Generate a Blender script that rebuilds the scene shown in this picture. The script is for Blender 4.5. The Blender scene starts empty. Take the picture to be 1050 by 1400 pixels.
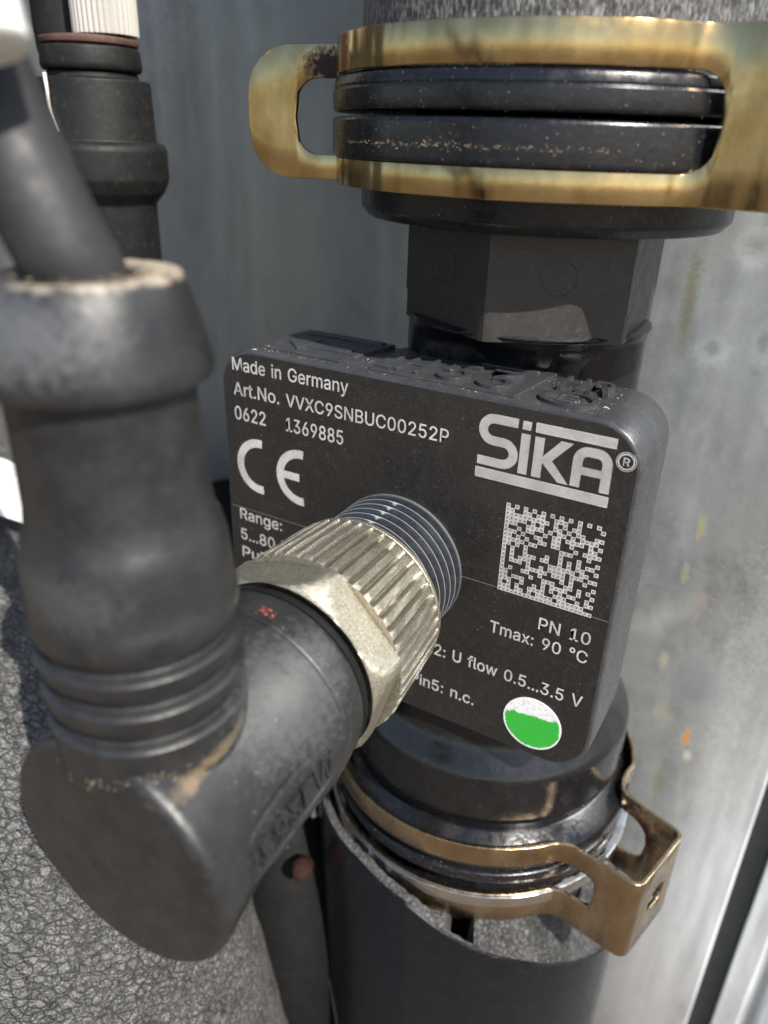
import bpy, bmesh, math, random
from mathutils import Vector, Matrix, noise
R = math.radians
random.seed(7)
S = 0.000714            # one drawing unit (u) in metres: the M12 thread is 16.8 u across
scn = bpy.context.scene
COL = scn.collection

# ------------------------------------------------------------------ camera
cam_d = bpy.data.cameras.new('camera'); cam = bpy.data.objects.new('camera', cam_d); COL.objects.link(cam)
scn.camera = cam
CAM = Vector((39.3247, -72.4524, 45.9882))
right = Vector((0.8603031, 0.50883777, 0.03102742)); up = Vector((-0.24691606, 0.36267171, 0.89861098)); back = Vector((0.44599443, -0.78073898, 0.43764781))
M = Matrix((right, up, back)).transposed().to_4x4(); M.translation = CAM * S
cam.matrix_world = M
cam_d.sensor_fit = 'HORIZONTAL'; cam_d.sensor_width = 36.0; cam_d.lens = 1051.77 / 1050 * 36.0
cam_d.clip_start = 0.004; cam_d.clip_end = 400
cam_d.dof.use_dof = True; cam_d.dof.focus_distance = 84 * S; cam_d.dof.aperture_fstop = 43

# ------------------------------------------------------------------ light
SUN = Vector((0.65, -0.34, 0.70)).normalized()
w = bpy.data.worlds.new('World'); scn.world = w; w.use_nodes = True
wn = w.node_tree; bg = wn.nodes['Background']; sky = wn.nodes.new('ShaderNodeTexSky')
sky.sky_type = 'NISHITA'; sky.sun_disc = False; sky.sun_elevation = math.asin(SUN.z); sky.sun_rotation = math.atan2(SUN.x, SUN.y)
wn.links.new(sky.outputs[0], bg.inputs[0]); bg.inputs[1].default_value = 0.105
sl = bpy.data.lights.new('sun', 'SUN'); sl.energy = 4.8; sl.angle = R(0.5); sl.color = (1.0, 0.95, 0.87)
so = bpy.data.objects.new('sun', sl); COL.objects.link(so); so.rotation_euler = SUN.to_track_quat('Z', 'Y').to_euler()
scn.view_settings.view_transform = 'Standard'; scn.view_settings.look = 'None'; scn.view_settings.exposure = 0.72; scn.view_settings.gamma = 1

# ------------------------------------------------------------------ materials
class NT:
    def __init__(s, name):
        s.m = bpy.data.materials.new(name); s.m.use_nodes = True; s.t = s.m.node_tree
        s.b = s.t.nodes['Principled BSDF']
        s.co = s.t.nodes.new('ShaderNodeNewGeometry')
        mp = s.t.nodes.new('ShaderNodeMapping'); mp.inputs['Scale'].default_value = (1 / S,) * 3
        s.t.links.new(s.co.outputs['Position'], mp.inputs[0]); s.vec = mp.outputs[0]      # coordinates in u
    def n(s, typ, **kw):
        x = s.t.nodes.new(typ)
        for k, v in kw.items(): setattr(x, k, v)
        return x
    def l(s, a, b): s.t.links.new(a, b)
    def scaled(s, sc, rot=(0, 0, 0)):
        mp = s.n('ShaderNodeMapping'); mp.inputs['Scale'].default_value = sc; mp.inputs['Rotation'].default_value = rot
        s.l(s.vec, mp.inputs[0]); return mp.outputs[0]
    def noise(s, scale, detail=3, rough=.55, vec=None, dist=0):
        x = s.n('ShaderNodeTexNoise'); x.inputs['Scale'].default_value = scale; x.inputs['Detail'].default_value = detail
        x.inputs['Roughness'].default_value = rough; x.inputs['Distortion'].default_value = dist
        s.l(vec or s.vec, x.inputs['Vector']); return x.outputs['Fac']
    def voro(s, scale, feature='F1', vec=None):
        x = s.n('ShaderNodeTexVoronoi', feature=feature); x.inputs['Scale'].default_value = scale
        s.l(vec or s.vec, x.inputs['Vector']); return x.outputs['Distance']
    def ramp(s, fac, stops):
        x = s.n('ShaderNodeValToRGB'); e = x.color_ramp.elements
        while len(e) < len(stops): e.new(.5)
        for i, (p, c) in enumerate(stops):
            e[i].position = p; e[i].color = (c, c, c, 1) if isinstance(c, (int, float)) else (*c, 1)
        s.l(fac, x.inputs[0]); return x.outputs[0]
    def mix(s, fac, a, b, mode='MIX'):
        x = s.n('ShaderNodeMix', data_type='RGBA', blend_type=mode)
        for sock, v in ((x.inputs[0], fac), (x.inputs[6], a), (x.inputs[7], b)):
            if isinstance(v, (int, float)): sock.default_value = v if sock == x.inputs[0] else (v, v, v, 1)
            elif isinstance(v, tuple): sock.default_value = (*v, 1)
            else: s.l(v, sock)
        return x.outputs[2]
    def math(s, op, a, b=0.0, c=None):
        x = s.n('ShaderNodeMath', operation=op)
        for i, v in enumerate((a, b) if c is None else (a, b, c)):
            if isinstance(v, (int, float)): x.inputs[i].default_value = v
            else: s.l(v, x.inputs[i])
        return x.outputs[0]
    def sep(s, v=None):
        x = s.n('ShaderNodeSeparateXYZ'); s.l(v or s.vec, x.inputs[0]); return x.outputs
    def spot(s, centre, size, soft=.5, rag=.3):
        """ragged blot round a point (u): 1 inside, 0 outside"""
        mp = s.n('ShaderNodeVectorMath', operation='SUBTRACT'); s.l(s.vec, mp.inputs[0]); mp.inputs[1].default_value = centre
        dv = s.n('ShaderNodeVectorMath', operation='DIVIDE'); s.l(mp.outputs[0], dv.inputs[0]); dv.inputs[1].default_value = size
        ln = s.n('ShaderNodeVectorMath', operation='LENGTH'); s.l(dv.outputs[0], ln.inputs[0])
        d = s.math('ADD', ln.outputs['Value'], s.math('MULTIPLY', s.math('SUBTRACT', s.noise(1.6, 4), .5), rag * 4))
        return s.ramp(d, [(max(0, 1 - soft), 1.0), (1.0, 0.0)])
    def point(s, lo, hi):
        g = s.n('ShaderNodeNewGeometry'); return s.ramp(g.outputs['Pointiness'], [(lo, 0.0), (hi, 1.0)])
    def bump(s, h, strength, dist=.1, prev=None):
        x = s.n('ShaderNodeBump'); x.inputs['Strength'].default_value = strength; x.inputs['Distance'].default_value = dist * S
        s.l(h, x.inputs['Height'])
        if prev is not None: s.l(prev, x.inputs['Normal'])
        return x.outputs[0]
    def out(s, col=None, rough=None, metal=0.0, normal=None, spec=.5):
        for nm, v in (('Base Color', col), ('Roughness', rough), ('Metallic', metal), ('Specular IOR Level', spec)):
            if v is None: continue
            if isinstance(v, (int, float)): s.b.inputs[nm].default_value = v
            elif isinstance(v, tuple): s.b.inputs[nm].default_value = (*v, 1)
            else: s.l(v, s.b.inputs[nm])
        if normal is not None: s.l(normal, s.b.inputs['Normal'])
        return s.m

def plastic(name, base, rough=.42, speck=.02, dust=.25, grain=.15, patch=.3, dustcol=(.30, .28, .25), speck_scale=2.2, stains_tones=(), spec=.5):
    t = NT(name)
    c = t.mix(t.ramp(t.noise(.35, 5), [(.35, 0.0), (.7, patch)]), base, tuple(x * 1.9 + .012 for x in base))
    c = t.mix(t.ramp(t.noise(1.1, 6, .7), [(.56, 0.0), (.78, dust)]), c, dustcol)                        # powdery dirt
    v = t.voro(speck_scale); c = t.mix(t.ramp(v, [(speck * 2.2, .85), (speck * 2.2 + .03, 0.0)]), c, (.55, .52, .48))   # grit
    for p_, sz_, cl_, am_ in stains_tones: c = t.mix(t.math('MULTIPLY', t.spot(p_, sz_, .6, .35), am_), c, cl_)
    v2 = t.noise(9, 2); n = t.bump(v2, grain, .08)
    n = t.bump(t.noise(1.4, 4), .12, .25, n)
    r = t.ramp(t.noise(.8, 5, .65), [(.3, rough - .08), (.7, rough + .14)])
    return t.out(c, r, 0, n, spec)

def metal(name, c1, c2, rough=.28, grain=.1, stains_tones=(), fine=14, streak=(.5, .5, .35), sp=.03):
    t = NT(name)
    c = t.mix(t.ramp(t.noise(.5, 5, vec=t.scaled(streak)), [(.35, 0.0), (.65, 1.0)]), c1, c2)
    c = t.mix(t.ramp(t.noise(2.5, 5, .7), [(.64, 0.0), (.9, .16)]), c, tuple(x * .5 for x in c1))
    r = t.ramp(t.noise(1.2, 5, .6), [(.3, rough - .06), (.75, rough + .08)])
    met = 1.0
    for centre, size, colr in stains_tones:
        f = t.spot(centre, size); c = t.mix(f, c, colr); r = t.mix(f, r, .65)
        met = t.mix(f, met, .15)
    n = t.bump(t.noise(fine, 2), grain, .05); n = t.bump(t.noise(5, 3, .6, t.scaled((1, 1, .05))), .10, .05, n); n = t.bump(t.noise(.16, 2, .5, t.scaled((1, 1, .06))), .5, 1.6, n)
    return t.out(c, r, met, n)

BLK = plastic('black_plastic', (.012, .012, .013), .36, .012, .08, .10, .25)
HOUSE = plastic('dusty_housing_plastic', (.034, .035, .038), .29, .014, .20, .22, .3, (.26, .25, .235))
HEXM = plastic('black_plastic_brown_sheen', (.024, .021, .019), .40, .012, .10, .25, .25)  # brown ground reflection on the flats is put into the base colour
GLOSS = plastic('glossy_black_plastic', (.006, .006, .007), .17, .010, .05, .05, .2)
STAINS_AND_SHEEN = []
for a_ in (-42, -33, -24, -15, -6, 4, 16): STAINS_AND_SHEEN.append(((.45 + 7.7 * math.cos(R(a_)), -39.7 + 7.7 * math.sin(R(a_)), 3.2 + .035 * (a_ + 42)), (1.7, 1.7, .5 + .006 * (a_ + 42)), (.25, .18, .10), .38))
for a_ in (-70, -35, 0, 35, 70, 110): STAINS_AND_SHEEN.append(((-.6 + 4.6 * math.cos(R(a_)), -40.15 + 4.6 * math.sin(R(a_)), 38.3), (2.6, 2.6, .55), (.42, .36, .27), .9))
STAINS_AND_SHEEN += [((9.0, -40.5, 1.0), (.6, .6, .6), (.34, .31, .22), .7), ((-1.5, -46, 35.5), (9, 6, 3.2), (.12, .123, .128), .65), ((-.5, -47, 18.6), (9, 4.5, 2.4), (.065, .067, .07), .55), ((7.5, -33, 4), (6, 8, 7), (.085, .088, .09), .6), ((8.4, -33, 5.5), (2.2, 2.6, 2.2), (.16, .15, .12), .18), ((2.2, -28.2, 8.9), (1.0, .8, .8), (.24, .055, .03), .85), ((9.6, -37, -3), (1.5, 4, 2), (.24, .21, .16), .5)]  # grey blots on collar, arm band and barrel paint in sky light
RUB = plastic('black_rubber', (.014, .014, .0145), .33, .006, .16, .35, .4, (.14, .135, .125), 2.2, STAINS_AND_SHEEN, .5)
RIMB = plastic('scratched_black_flange', (.006, .006, .008), .22, .020, .08, .12, .2, (.4, .38, .35), 1.5)
CABLE = plastic('black_cable_jacket', (.016, .016, .017), .58, .004, .10, .15, .4)

def face_mat():
    t = NT('housing_face_plastic')
    c = t.mix(t.ramp(t.noise(.12, 4), [(.4, 0.0), (.7, .6)]), (.013, .012, .012), (.024, .021, .019))
    c = t.mix(t.ramp(t.voro(3.2), [(.05, .5), (.10, 0.0)]), c, (.22, .20, .18))
    c = t.mix(t.ramp(t.noise(.9, 6, .75), [(.52, 0.0), (.8, .16)]), c, (.16, .145, .13))
    n = t.bump(t.noise(4.2, 3), .30, .08); c = t.mix(t.ramp(t.noise(4.2, 3, .7), [(.5, 0.0), (.75, .25)]), c, (.10, .09, .08))
    return t.out(c, t.ramp(t.noise(.8, 4), [(.3, .30), (.7, .56)]), 0, n)
FACE = face_mat()

def etch_mat(name, hatch):
    t = NT(name)
    c = (.62, .61, .59)
    if hatch == 'lines':
        x, y, z = t.sep()
        k = t.math('FRACT', t.math('MULTIPLY', t.math('ADD', z, t.math('MULTIPLY', t.math('PINGPONG', x, .22), .8)), 5.2))
        c = t.mix(t.ramp(k, [(.30, 0.0), (.46, 1.0)]), (.20, .195, .19), (.62, .61, .58))
    elif hatch == 'cells':
        x, y, z = t.sep()
        fx = t.math('ABSOLUTE', t.math('SUBTRACT', t.math('FRACT', t.math('MULTIPLY', t.math('SUBTRACT', x, DMX), 2.0)), .5))
        fz = t.math('ABSOLUTE', t.math('SUBTRACT', t.math('FRACT', t.math('MULTIPLY', t.math('SUBTRACT', z, DMZ), 2.0)), .5))
        k = t.math('MAXIMUM', fx, fz)
        inner = t.mix(t.ramp(t.noise(9, 2), [(.4, 0.0), (.6, 1.0)]), (.14, .135, .13), (.34, .33, .32))
        c = t.mix(t.ramp(k, [(.27, 0.0), (.36, 1.0)]), inner, (.70, .69, .66))
    c = t.mix(t.ramp(t.noise(5, 4, .7), [(.35, .45), (.6, 0.0)]), c, (.12, .115, .11))
    c = t.mix(t.ramp(t.noise(.22, 5, .6), [(.42, 0.0), (.72, .42)]), c, (.10, .095, .09))
    return t.out(c, .7, 0, t.bump(t.noise(10, 2), .3, .05))
DMX, DMZ = 13.27, -0.2
ETCH = etch_mat('laser_etched_lettering', None)
SEAM = plastic('moulding_seam', (.16, .155, .15), .6, 0, .3, .1, .3)
ETCH_H = etch_mat('laser_etched_hatching', 'lines')
ETCH_C = etch_mat('laser_etched_modules', 'cells')

def nickel():
    t = NT('dull_nickel')
    g = t.noise(5.5, 3, .75)
    c = t.mix(t.ramp(g, [(.35, 0.0), (.62, 1.0)]), (.24, .215, .165), (.60, .565, .47))
    c = t.mix(t.ramp(t.noise(1.1, 5, .7), [(.48, 0.0), (.75, .55)]), c, (.30, .255, .16))
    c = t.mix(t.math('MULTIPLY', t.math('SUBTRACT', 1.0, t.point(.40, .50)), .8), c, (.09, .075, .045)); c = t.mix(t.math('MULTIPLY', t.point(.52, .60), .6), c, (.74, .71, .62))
    f = t.spot((-3.4, -23.2, 9.2), (.75, 1.2, .8), .4, .2); c = t.mix(f, c, (.72, .25, .07))
    n = t.bump(g, .6, .10); n = t.bump(t.noise(25, 2), .4, .06, n)
    return t.out(c, t.ramp(t.noise(6, 3), [(.3, .26), (.7, .44)]), t.mix(f, .85, .1), n)
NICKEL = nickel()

BRASS = metal('yellow_chromated_steel', (.44, .30, .13), (.64, .48, .24), .19, .10,
              stains_tones=(((-17.5, 12.2, 53.0), (4.4, 5.0, 2.6), (.035, .012, .012)), ((-9.8, 3.2, 52.5), (2.0, 2.6, 7.0), (.22, .075, .015)),
                      ((-25.3, 11.0, 54.6), (.6, 1.5, .5), (.09, .02, .015))))
BRONZE = metal('tarnished_chromated_steel', (.40, .285, .175), (.56, .44, .30), .25, .14,
               stains_tones=(((33.0, 17.0, -44.0), (3.2, 3.2, 4.2), (.16, .06, .02)), ((27.0, 22.0, -43.0), (2.0, 2.0, 3.0), (.30, .15, .06))))
STEEL = metal('bright_spring_steel', (.62, .60, .56), (.75, .74, .72), .16, .05)

def hose_mat():
    t = NT('brushed_black_hose')
    k = t.noise(3.4, 5, .8, t.scaled((1.9, 1.9, .30), (0.0, R(-16), 0.0)))
    c = t.mix(t.ramp(k, [(.48, 0.0), (.66, 1.0)]), (.012, .012, .013), (.42, .41, .40))
    return t.out(c, .42, 0, t.bump(k, .55, .22))
HOSE = hose_mat()

def foam_mat(name, a, b, sc=(1.0, 1.0, 1.0), rot=(0, 0, 0), depth=.5, size=.75):
    t = NT(name)
    v0 = t.scaled(sc, rot)
    wn_ = t.n('ShaderNodeTexNoise'); wn_.inputs['Scale'].default_value = .9; wn_.inputs['Detail'].default_value = 4; t.l(v0, wn_.inputs['Vector'])
    ad = t.n('ShaderNodeVectorMath', operation='MULTIPLY_ADD'); t.l(wn_.outputs['Color'], ad.inputs[0]); ad.inputs[1].default_value = (.75, .75, .75); t.l(v0, ad.inputs[2])
    e = t.voro(size, 'DISTANCE_TO_EDGE', ad.outputs[0])
    crack = t.ramp(e, [(.0, 0.0), (.10, .8), (.4, 1.0)])
    e2 = t.ramp(t.voro(size * 2.7, 'DISTANCE_TO_EDGE', ad.outputs[0]), [(.0, 0.0), (.25, 1.0)])
    h = t.math('ADD', t.math('MULTIPLY', crack, .7), t.math('MULTIPLY', e2, .3))
    h = t.math('ADD', h, t.math('MULTIPLY', t.noise(4, 4, .7), .16))
    rg = t.math('ABSOLUTE', t.math('SUBTRACT', t.noise(size * 1.5, 6, .68, ad.outputs[0], .6), .5))
    rg = t.ramp(rg, [(0.0, 0.0), (.03, 1.0)]); h = t.math('ADD', t.math('MULTIPLY', h, .9), t.math('MULTIPLY', rg, .25))
    h = t.math('ADD', h, t.math('MULTIPLY', t.noise(.22, 5, .6), 2.2))
    c = t.mix(t.ramp(t.noise(.25, 5), [(.35, 0.0), (.7, 1.0)]), a, b)
    c = t.mix(t.ramp(t.noise(6, 4, .75), [(.55, 0.0), (.72, .35)]), c, tuple(min(1, x * 1.6) for x in b))
    msk = t.ramp(t.noise(.13, 4, .6), [(.35, .25), (.62, 1.0)]); c = t.mix(t.math('MULTIPLY', t.ramp(e, [(.0, .85), (.06, 0.0)]), msk), c, (.012, .012, .012)); c = t.mix(t.math('MULTIPLY', t.math('SUBTRACT', 1.0, rg), .5), c, (.016, .016, .016))
    return t.out(c, .5, 0, t.bump(h, 1.0, depth))
FOAM = foam_mat('weathered_foam_skin', (.125, .123, .120), (.21, .207, .202), (.5, .95, 1.35), (R(10), R(-35), R(10)), .75, .75)
FOAMCUT = foam_mat('cut_foam_cells', (.10, .10, .10), (.24, .235, .23), (1, 1, 1), (0, 0, 0), .8, 1.1)
SKIN = plastic('smooth_foam_skin', (.004, .005, .008), .21, .008, .04, .05, .12, spec=.38)
VOID = plastic('recess_shade_black', (.004, .004, .004), .7, .0, .03, .2, .2, spec=.2)  # near-black base puts recess and gap shade into the colour
FIT = plastic('shaded_black_fitting', (.007, .007, .007), .55, .006, .10, .2, .3, spec=.3)

def galv():
    t = NT('weathered_galvanised_steel')
    v = t.scaled((1.0, 1.0, .10)); n1 = t.noise(.06, 4, .5, v); n2 = t.noise(.22, 6, .62, t.scaled((1, 1, .6)))
    c = t.mix(t.ramp(n1, [(.35, 0.0), (.65, 1.0)]), (.55, .585, .60), (.70, .74, .76))
    c = t.mix(t.ramp(n2, [(.48, 0.0), (.74, .5)]), c, (.26, .29, .30))
    c = t.mix(t.ramp(t.voro(.35), [(.03, .5), (.08, 0.0)]), c, (.70, .72, .72))
    met = .85
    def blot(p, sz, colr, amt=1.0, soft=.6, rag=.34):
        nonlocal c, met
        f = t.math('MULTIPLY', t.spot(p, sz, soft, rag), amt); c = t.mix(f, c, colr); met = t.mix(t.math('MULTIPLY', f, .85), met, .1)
    # broad tones first, then water marks, lichen and rust down the panel
    blot((28, 52, 34), (24, 30, 58), (.17, .19, .19), .55, .9, .22)  # darker tone on the upper panel behind the pipe
    blot((56, 52, -88), (34, 30, 92), (.78, .82, .84), t.ramp(t.noise(.11, 4, .6, v), [(.36, .35), (.60, 1.0)]), .8, .14)  # pale bluish blot paints a sky reflection onto the lower right
    blot((-48, 52, 20), (62, 30, 100), (.27, .265, .225), .72, .4, .12)  # warm dark tint paints shade and dark reflection at left
    blot((38, 52, -125), (14, 30, 30), (.42, .34, .30), .5, .9, .2)
    for p, sz in (((27, 52, 33.5), (3.6, 9, 3.4)), ((24.2, 52, 18.5), (2.9, 9, 2.9)), ((31, 52, 20.5), (2.0, 9, 4.2)), ((35, 52, 11), (2.2, 9, 3)), ((22.5, 52, 45), (3, 9, 3))):
        blot(p, sz, (.50, .54, .57), .75, .8, .3); blot((p[0] - .1, p[1], p[2] + .5), (sz[0] * .72, 9, sz[2] * .68), (.17, .18, .17), .75, .7, .3)
    for p, sz, colr, a in (((19.5, 52, 26), (1.6, 9, 11), (.15, .14, .06), .7), ((28.5, 52, -10), (.8, 9, 3.0), (.40, .36, .08), .8), ((27.6, 52, -19), (.8, 9, 2.4), (.36, .33, .10), .7),
                           ((27.5, 52, -37), (1.0, 9, 2.4), (.50, .48, .28), .7), ((34.2, 52, -52), (.9, 9, 3.0), (.68, .30, .03), .95), ((35.2, 52, -55.6), (1.0, 9, 1.6), (.66, .60, .46), .8),
                           ((31.4, 52, -64), (2.2, 9, 6), (.20, .20, .10), .7), ((29.4, 52, -48), (2.0, 9, 4), (.34, .27, .12), .5), ((31, 52, -24), (2.0, 9, 3.5), (.34, .22, .15), .5),
                           ((41.8, 52, 1.2), (1.5, 9, .7), (.30, .13, .05), .8), ((38.5, 52, -58), (.9, 9, 1.6), (.34, .24, .14), .4), ((33, 52, -40), (7, 9, 9), (.14, .16, .16), .55)):
        blot(p, sz, colr, a, .7, .34)
    r = t.ramp(t.noise(.3, 6, .6), [(.3, .30), (.7, .46)])
    n = t.bump(n2, .18, .3); n = t.bump(t.noise(3.5, 3), .10, .1, n); n = t.bump(t.noise(.09, 2, .5, v), .25, 3.0, n)
    return t.out(c, r, met, n)
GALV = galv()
WHITE = plastic('white_plastic', (.74, .73, .70), .40, .0, .1, .05, .0, (.55, .48, .36))
CAPW = plastic('aged_white_plastic', (.46, .44, .40), .5, .0, .2, .1, .0, (.36, .29, .20))
RUST = plastic('rusty_ring', (.07, .032, .024), .7, .02, .3, .4, .6)
GREEN = None
def sticker_mat():
    t = NT('green_dot_sticker')
    x, y, z = t.sep()
    edge = t.math('ADD', z, t.math('MULTIPLY', t.math('SUBTRACT', t.noise(.8, 4), .5), 1.6))
    edge = t.math('ADD', edge, t.math('MULTIPLY', t.math('SUBTRACT', x, 19.5), -.12))
    f = t.ramp(t.math('MULTIPLY', t.math('ADD', edge, 16.3), .2), [(.05, 0.0), (.10, 1.0)])
    cx = t.n('ShaderNodeVectorMath', operation='DISTANCE'); t.l(t.vec, cx.inputs[0]); cx.inputs[1].default_value = (19.55, -.1, -17.1)
    rim = t.ramp(t.math('ADD', t.math('MULTIPLY', cx.outputs['Value'], .25), t.math('MULTIPLY', t.noise(2.2, 3), .16)), [(.93, 0.0), (.95, 1.0)])
    g = t.mix(t.noise(8, 3), (.02, .30, .03), (.05, .50, .06))
    f2 = t.math('MAXIMUM', f, rim)
    wht = t.mix(t.ramp(t.noise(2.2, 5, .7), [(.5, 0.0), (.66, .7)]), (.80, .80, .82), (.45, .46, .50))
    return t.out(t.mix(f2, g, wht), .45, 0, t.bump(t.noise(5, 3), .3, .1))
STICK = sticker_mat()
GRIT = plastic('sandy_grit', (.30, .23, .15), .8, 0, .1, .1, .3)
PALE = plastic('pale_fibre', (.62, .60, .55), .8, 0, .1, .1, .3)
REDP = plastic('red_paint_chip', (.22, .05, .028), .6, 0, .1, .3, .3)

def soil():
    t = NT('bare_brown_soil')
    c = t.mix(t.noise(.004, 6, .7), (.075, .057, .040), (.15, .115, .08))
    return t.out(c, .9, 0, t.bump(t.noise(.05, 6), .8, 6))

# ------------------------------------------------------------------ builders (all lengths in u)
def link(name, me, mat, parent=None, smooth=True):
    o = bpy.data.objects.new(name, me); COL.objects.link(o)
    if mat is not None: me.materials.append(mat)
    if parent is not None: o.parent = parent
    if smooth:
        me.polygons.foreach_set('use_smooth', [True] * len(me.polygons))
    return o
def org(parent):
    v = Vector((0, 0, 0))
    while parent is not None: v = v + parent.location / S; parent = parent.parent
    return v
def build(name, verts, faces, mat, parent=None, smooth=True, sharp=35, bevel=0, merge=False):
    off = org(parent)
    me = bpy.data.meshes.new(name)
    me.from_pydata([(Vector(v) - off) * S for v in verts], [], faces); me.validate()
    bm = bmesh.new(); bm.from_mesh(me)
    if merge: bmesh.ops.remove_doubles(bm, verts=bm.verts, dist=1e-4 * S)
    bmesh.ops.recalc_face_normals(bm, faces=bm.faces)
    for e in bm.edges:
        if len(e.link_faces) == 2 and e.calc_face_angle(0) > R(sharp): e.smooth = False
    bm.to_mesh(me); bm.free()
    o = link(name, me, mat, parent, smooth)
    if bevel:
        b = o.modifiers.new('edge', 'BEVEL'); b.width = bevel * S; b.segments = 2; b.limit_method = 'ANGLE'; b.angle_limit = R(30)
    return o
def thing(name, label, cat, loc, group=None):
    o = bpy.data.objects.new(name, None); COL.objects.link(o); o.location = Vector(loc) * S; o.empty_display_size = .002
    o['label'] = label; o['category'] = cat
    if group: o['group'] = group
    return o
def frame(axis):
    a = Vector(axis).normalized(); h = Vector((0, 0, 1)) if abs(a.z) < .9 else Vector((1, 0, 0))
    x = h.cross(a).normalized(); y = a.cross(x); return x, y, a
def lathe_data(prof, p0=(0, 0, 0), axis=(0, 0, 1), seg=96, cap=True, rfun=None):
    x, y, a = frame(axis); p0 = Vector(p0); V = []; F = []
    n = len(prof)
    for r, h in prof:
        for k in range(seg):
            th = 2 * math.pi * k / seg
            rr = r if rfun is None else rfun(r, h, th)
            V.append(p0 + a * h + x * (rr * math.cos(th)) + y * (rr * math.sin(th)))
    for i in range(n - 1):
        for k in range(seg):
            k2 = (k + 1) % seg
            F.append((i * seg + k, i * seg + k2, (i + 1) * seg + k2, (i + 1) * seg + k))
    if cap:
        F.append(tuple(range(seg))[::-1]); F.append(tuple((n - 1) * seg + k for k in range(seg)))
    return V, F
def lathe(name, prof, mat, parent=None, p0=(0, 0, 0), axis=(0, 0, 1), seg=96, cap=True, sharp=35, rfun=None):
    V, F = lathe_data(prof, p0, axis, seg, cap, rfun)
    return build(name, V, F, mat, parent, True, sharp)
def rnd(prof, rad=.3, n=3):
    """round the corners of a lathe profile"""
    out = [prof[0]]
    for i in range(1, len(prof) - 1):
        p = Vector(prof[i]); a = Vector(prof[i - 1]) - p; b = Vector(prof[i + 1]) - p
        d = min(rad, a.length * .45, b.length * .45)
        A = p + a.normalized() * d; B = p + b.normalized() * d
        for k in range(n + 1):
            t = k / n; q = A * (1 - t) ** 2 + p * 2 * t * (1 - t) + B * t * t
            out.append((q.x, q.y))
    out.append(prof[-1]); return out
def catmull(pts, n=10):
    P = [Vector(p) for p in pts]; P = [P[0] * 2 - P[1]] + P + [P[-1] * 2 - P[-2]]; out = []
    for i in range(1, len(P) - 2):
        for k in range(n):
            t = k / n; a, b, c, d = P[i - 1:i + 3]
            out.append(.5 * ((2 * b) + (c - a) * t + (2 * a - 5 * b + 4 * c - d) * t * t + (3 * b - 3 * c + d - a) * t ** 3))
    out.append(P[-2]); return out
def tube_data(path, rad, seg=24, disp=None):
    V = []; F = []; n = len(path); prev = None
    for i, p in enumerate(path):
        t = (path[min(i + 1, n - 1)] - path[max(i - 1, 0)]).normalized()
        if prev is None: x = frame(t)[0]
        else: x = (prev - t * prev.dot(t)).normalized()
        prev = x; y = t.cross(x)
        r = rad(i / (n - 1)) if callable(rad) else rad
        for k in range(seg):
            th = 2 * math.pi * k / seg; dr = x * math.cos(th) + y * math.sin(th)
            q = p + dr * r
            if disp: q = q + dr * disp(q)
            V.append(q)
    for i in range(n - 1):
        for k in range(seg):
            k2 = (k + 1) % seg; F.append((i * seg + k, i * seg + k2, (i + 1) * seg + k2, (i + 1) * seg + k))
    F.append(tuple(range(seg))[::-1]); F.append(tuple((n - 1) * seg + k for k in range(seg)))
    return V, F
def tube(name, pts, rad, mat, parent=None, seg=24, n=10, disp=None):
    V, F = tube_data(catmull(pts, n), rad, seg, disp); return build(name, V, F, mat, parent)
def rrect(hx, hz, rad, n=10, cx=0, cz=0):
    out = []
    for sx, sz, a0 in ((1, 1, 0), (-1, 1, 90), (-1, -1, 180), (1, -1, 270)):
        for k in range(n + 1):
            a = R(a0 + 90 * k / n); out.append((cx + sx * (hx - rad) + rad * math.cos(a), cz + sz * (hz - rad) + rad * math.sin(a)))
    return out
def prism(name, loops, mat, parent, smooth=True, sharp=30, bevel=0):
    """stack of equal-length closed loops of 3-D points, ends closed"""
    n = len(loops[0]); V = [p for L in loops for p in L]; F = []
    for i in range(len(loops) - 1):
        for k in range(n):
            k2 = (k + 1) % n; F.append((i * n + k, i * n + k2, (i + 1) * n + k2, (i + 1) * n + k))
    F.append(tuple(range(n))[::-1]); F.append(tuple((len(loops) - 1) * n + k for k in range(n)))
    return build(name, V, F, mat, parent, smooth, sharp, bevel)
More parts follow.
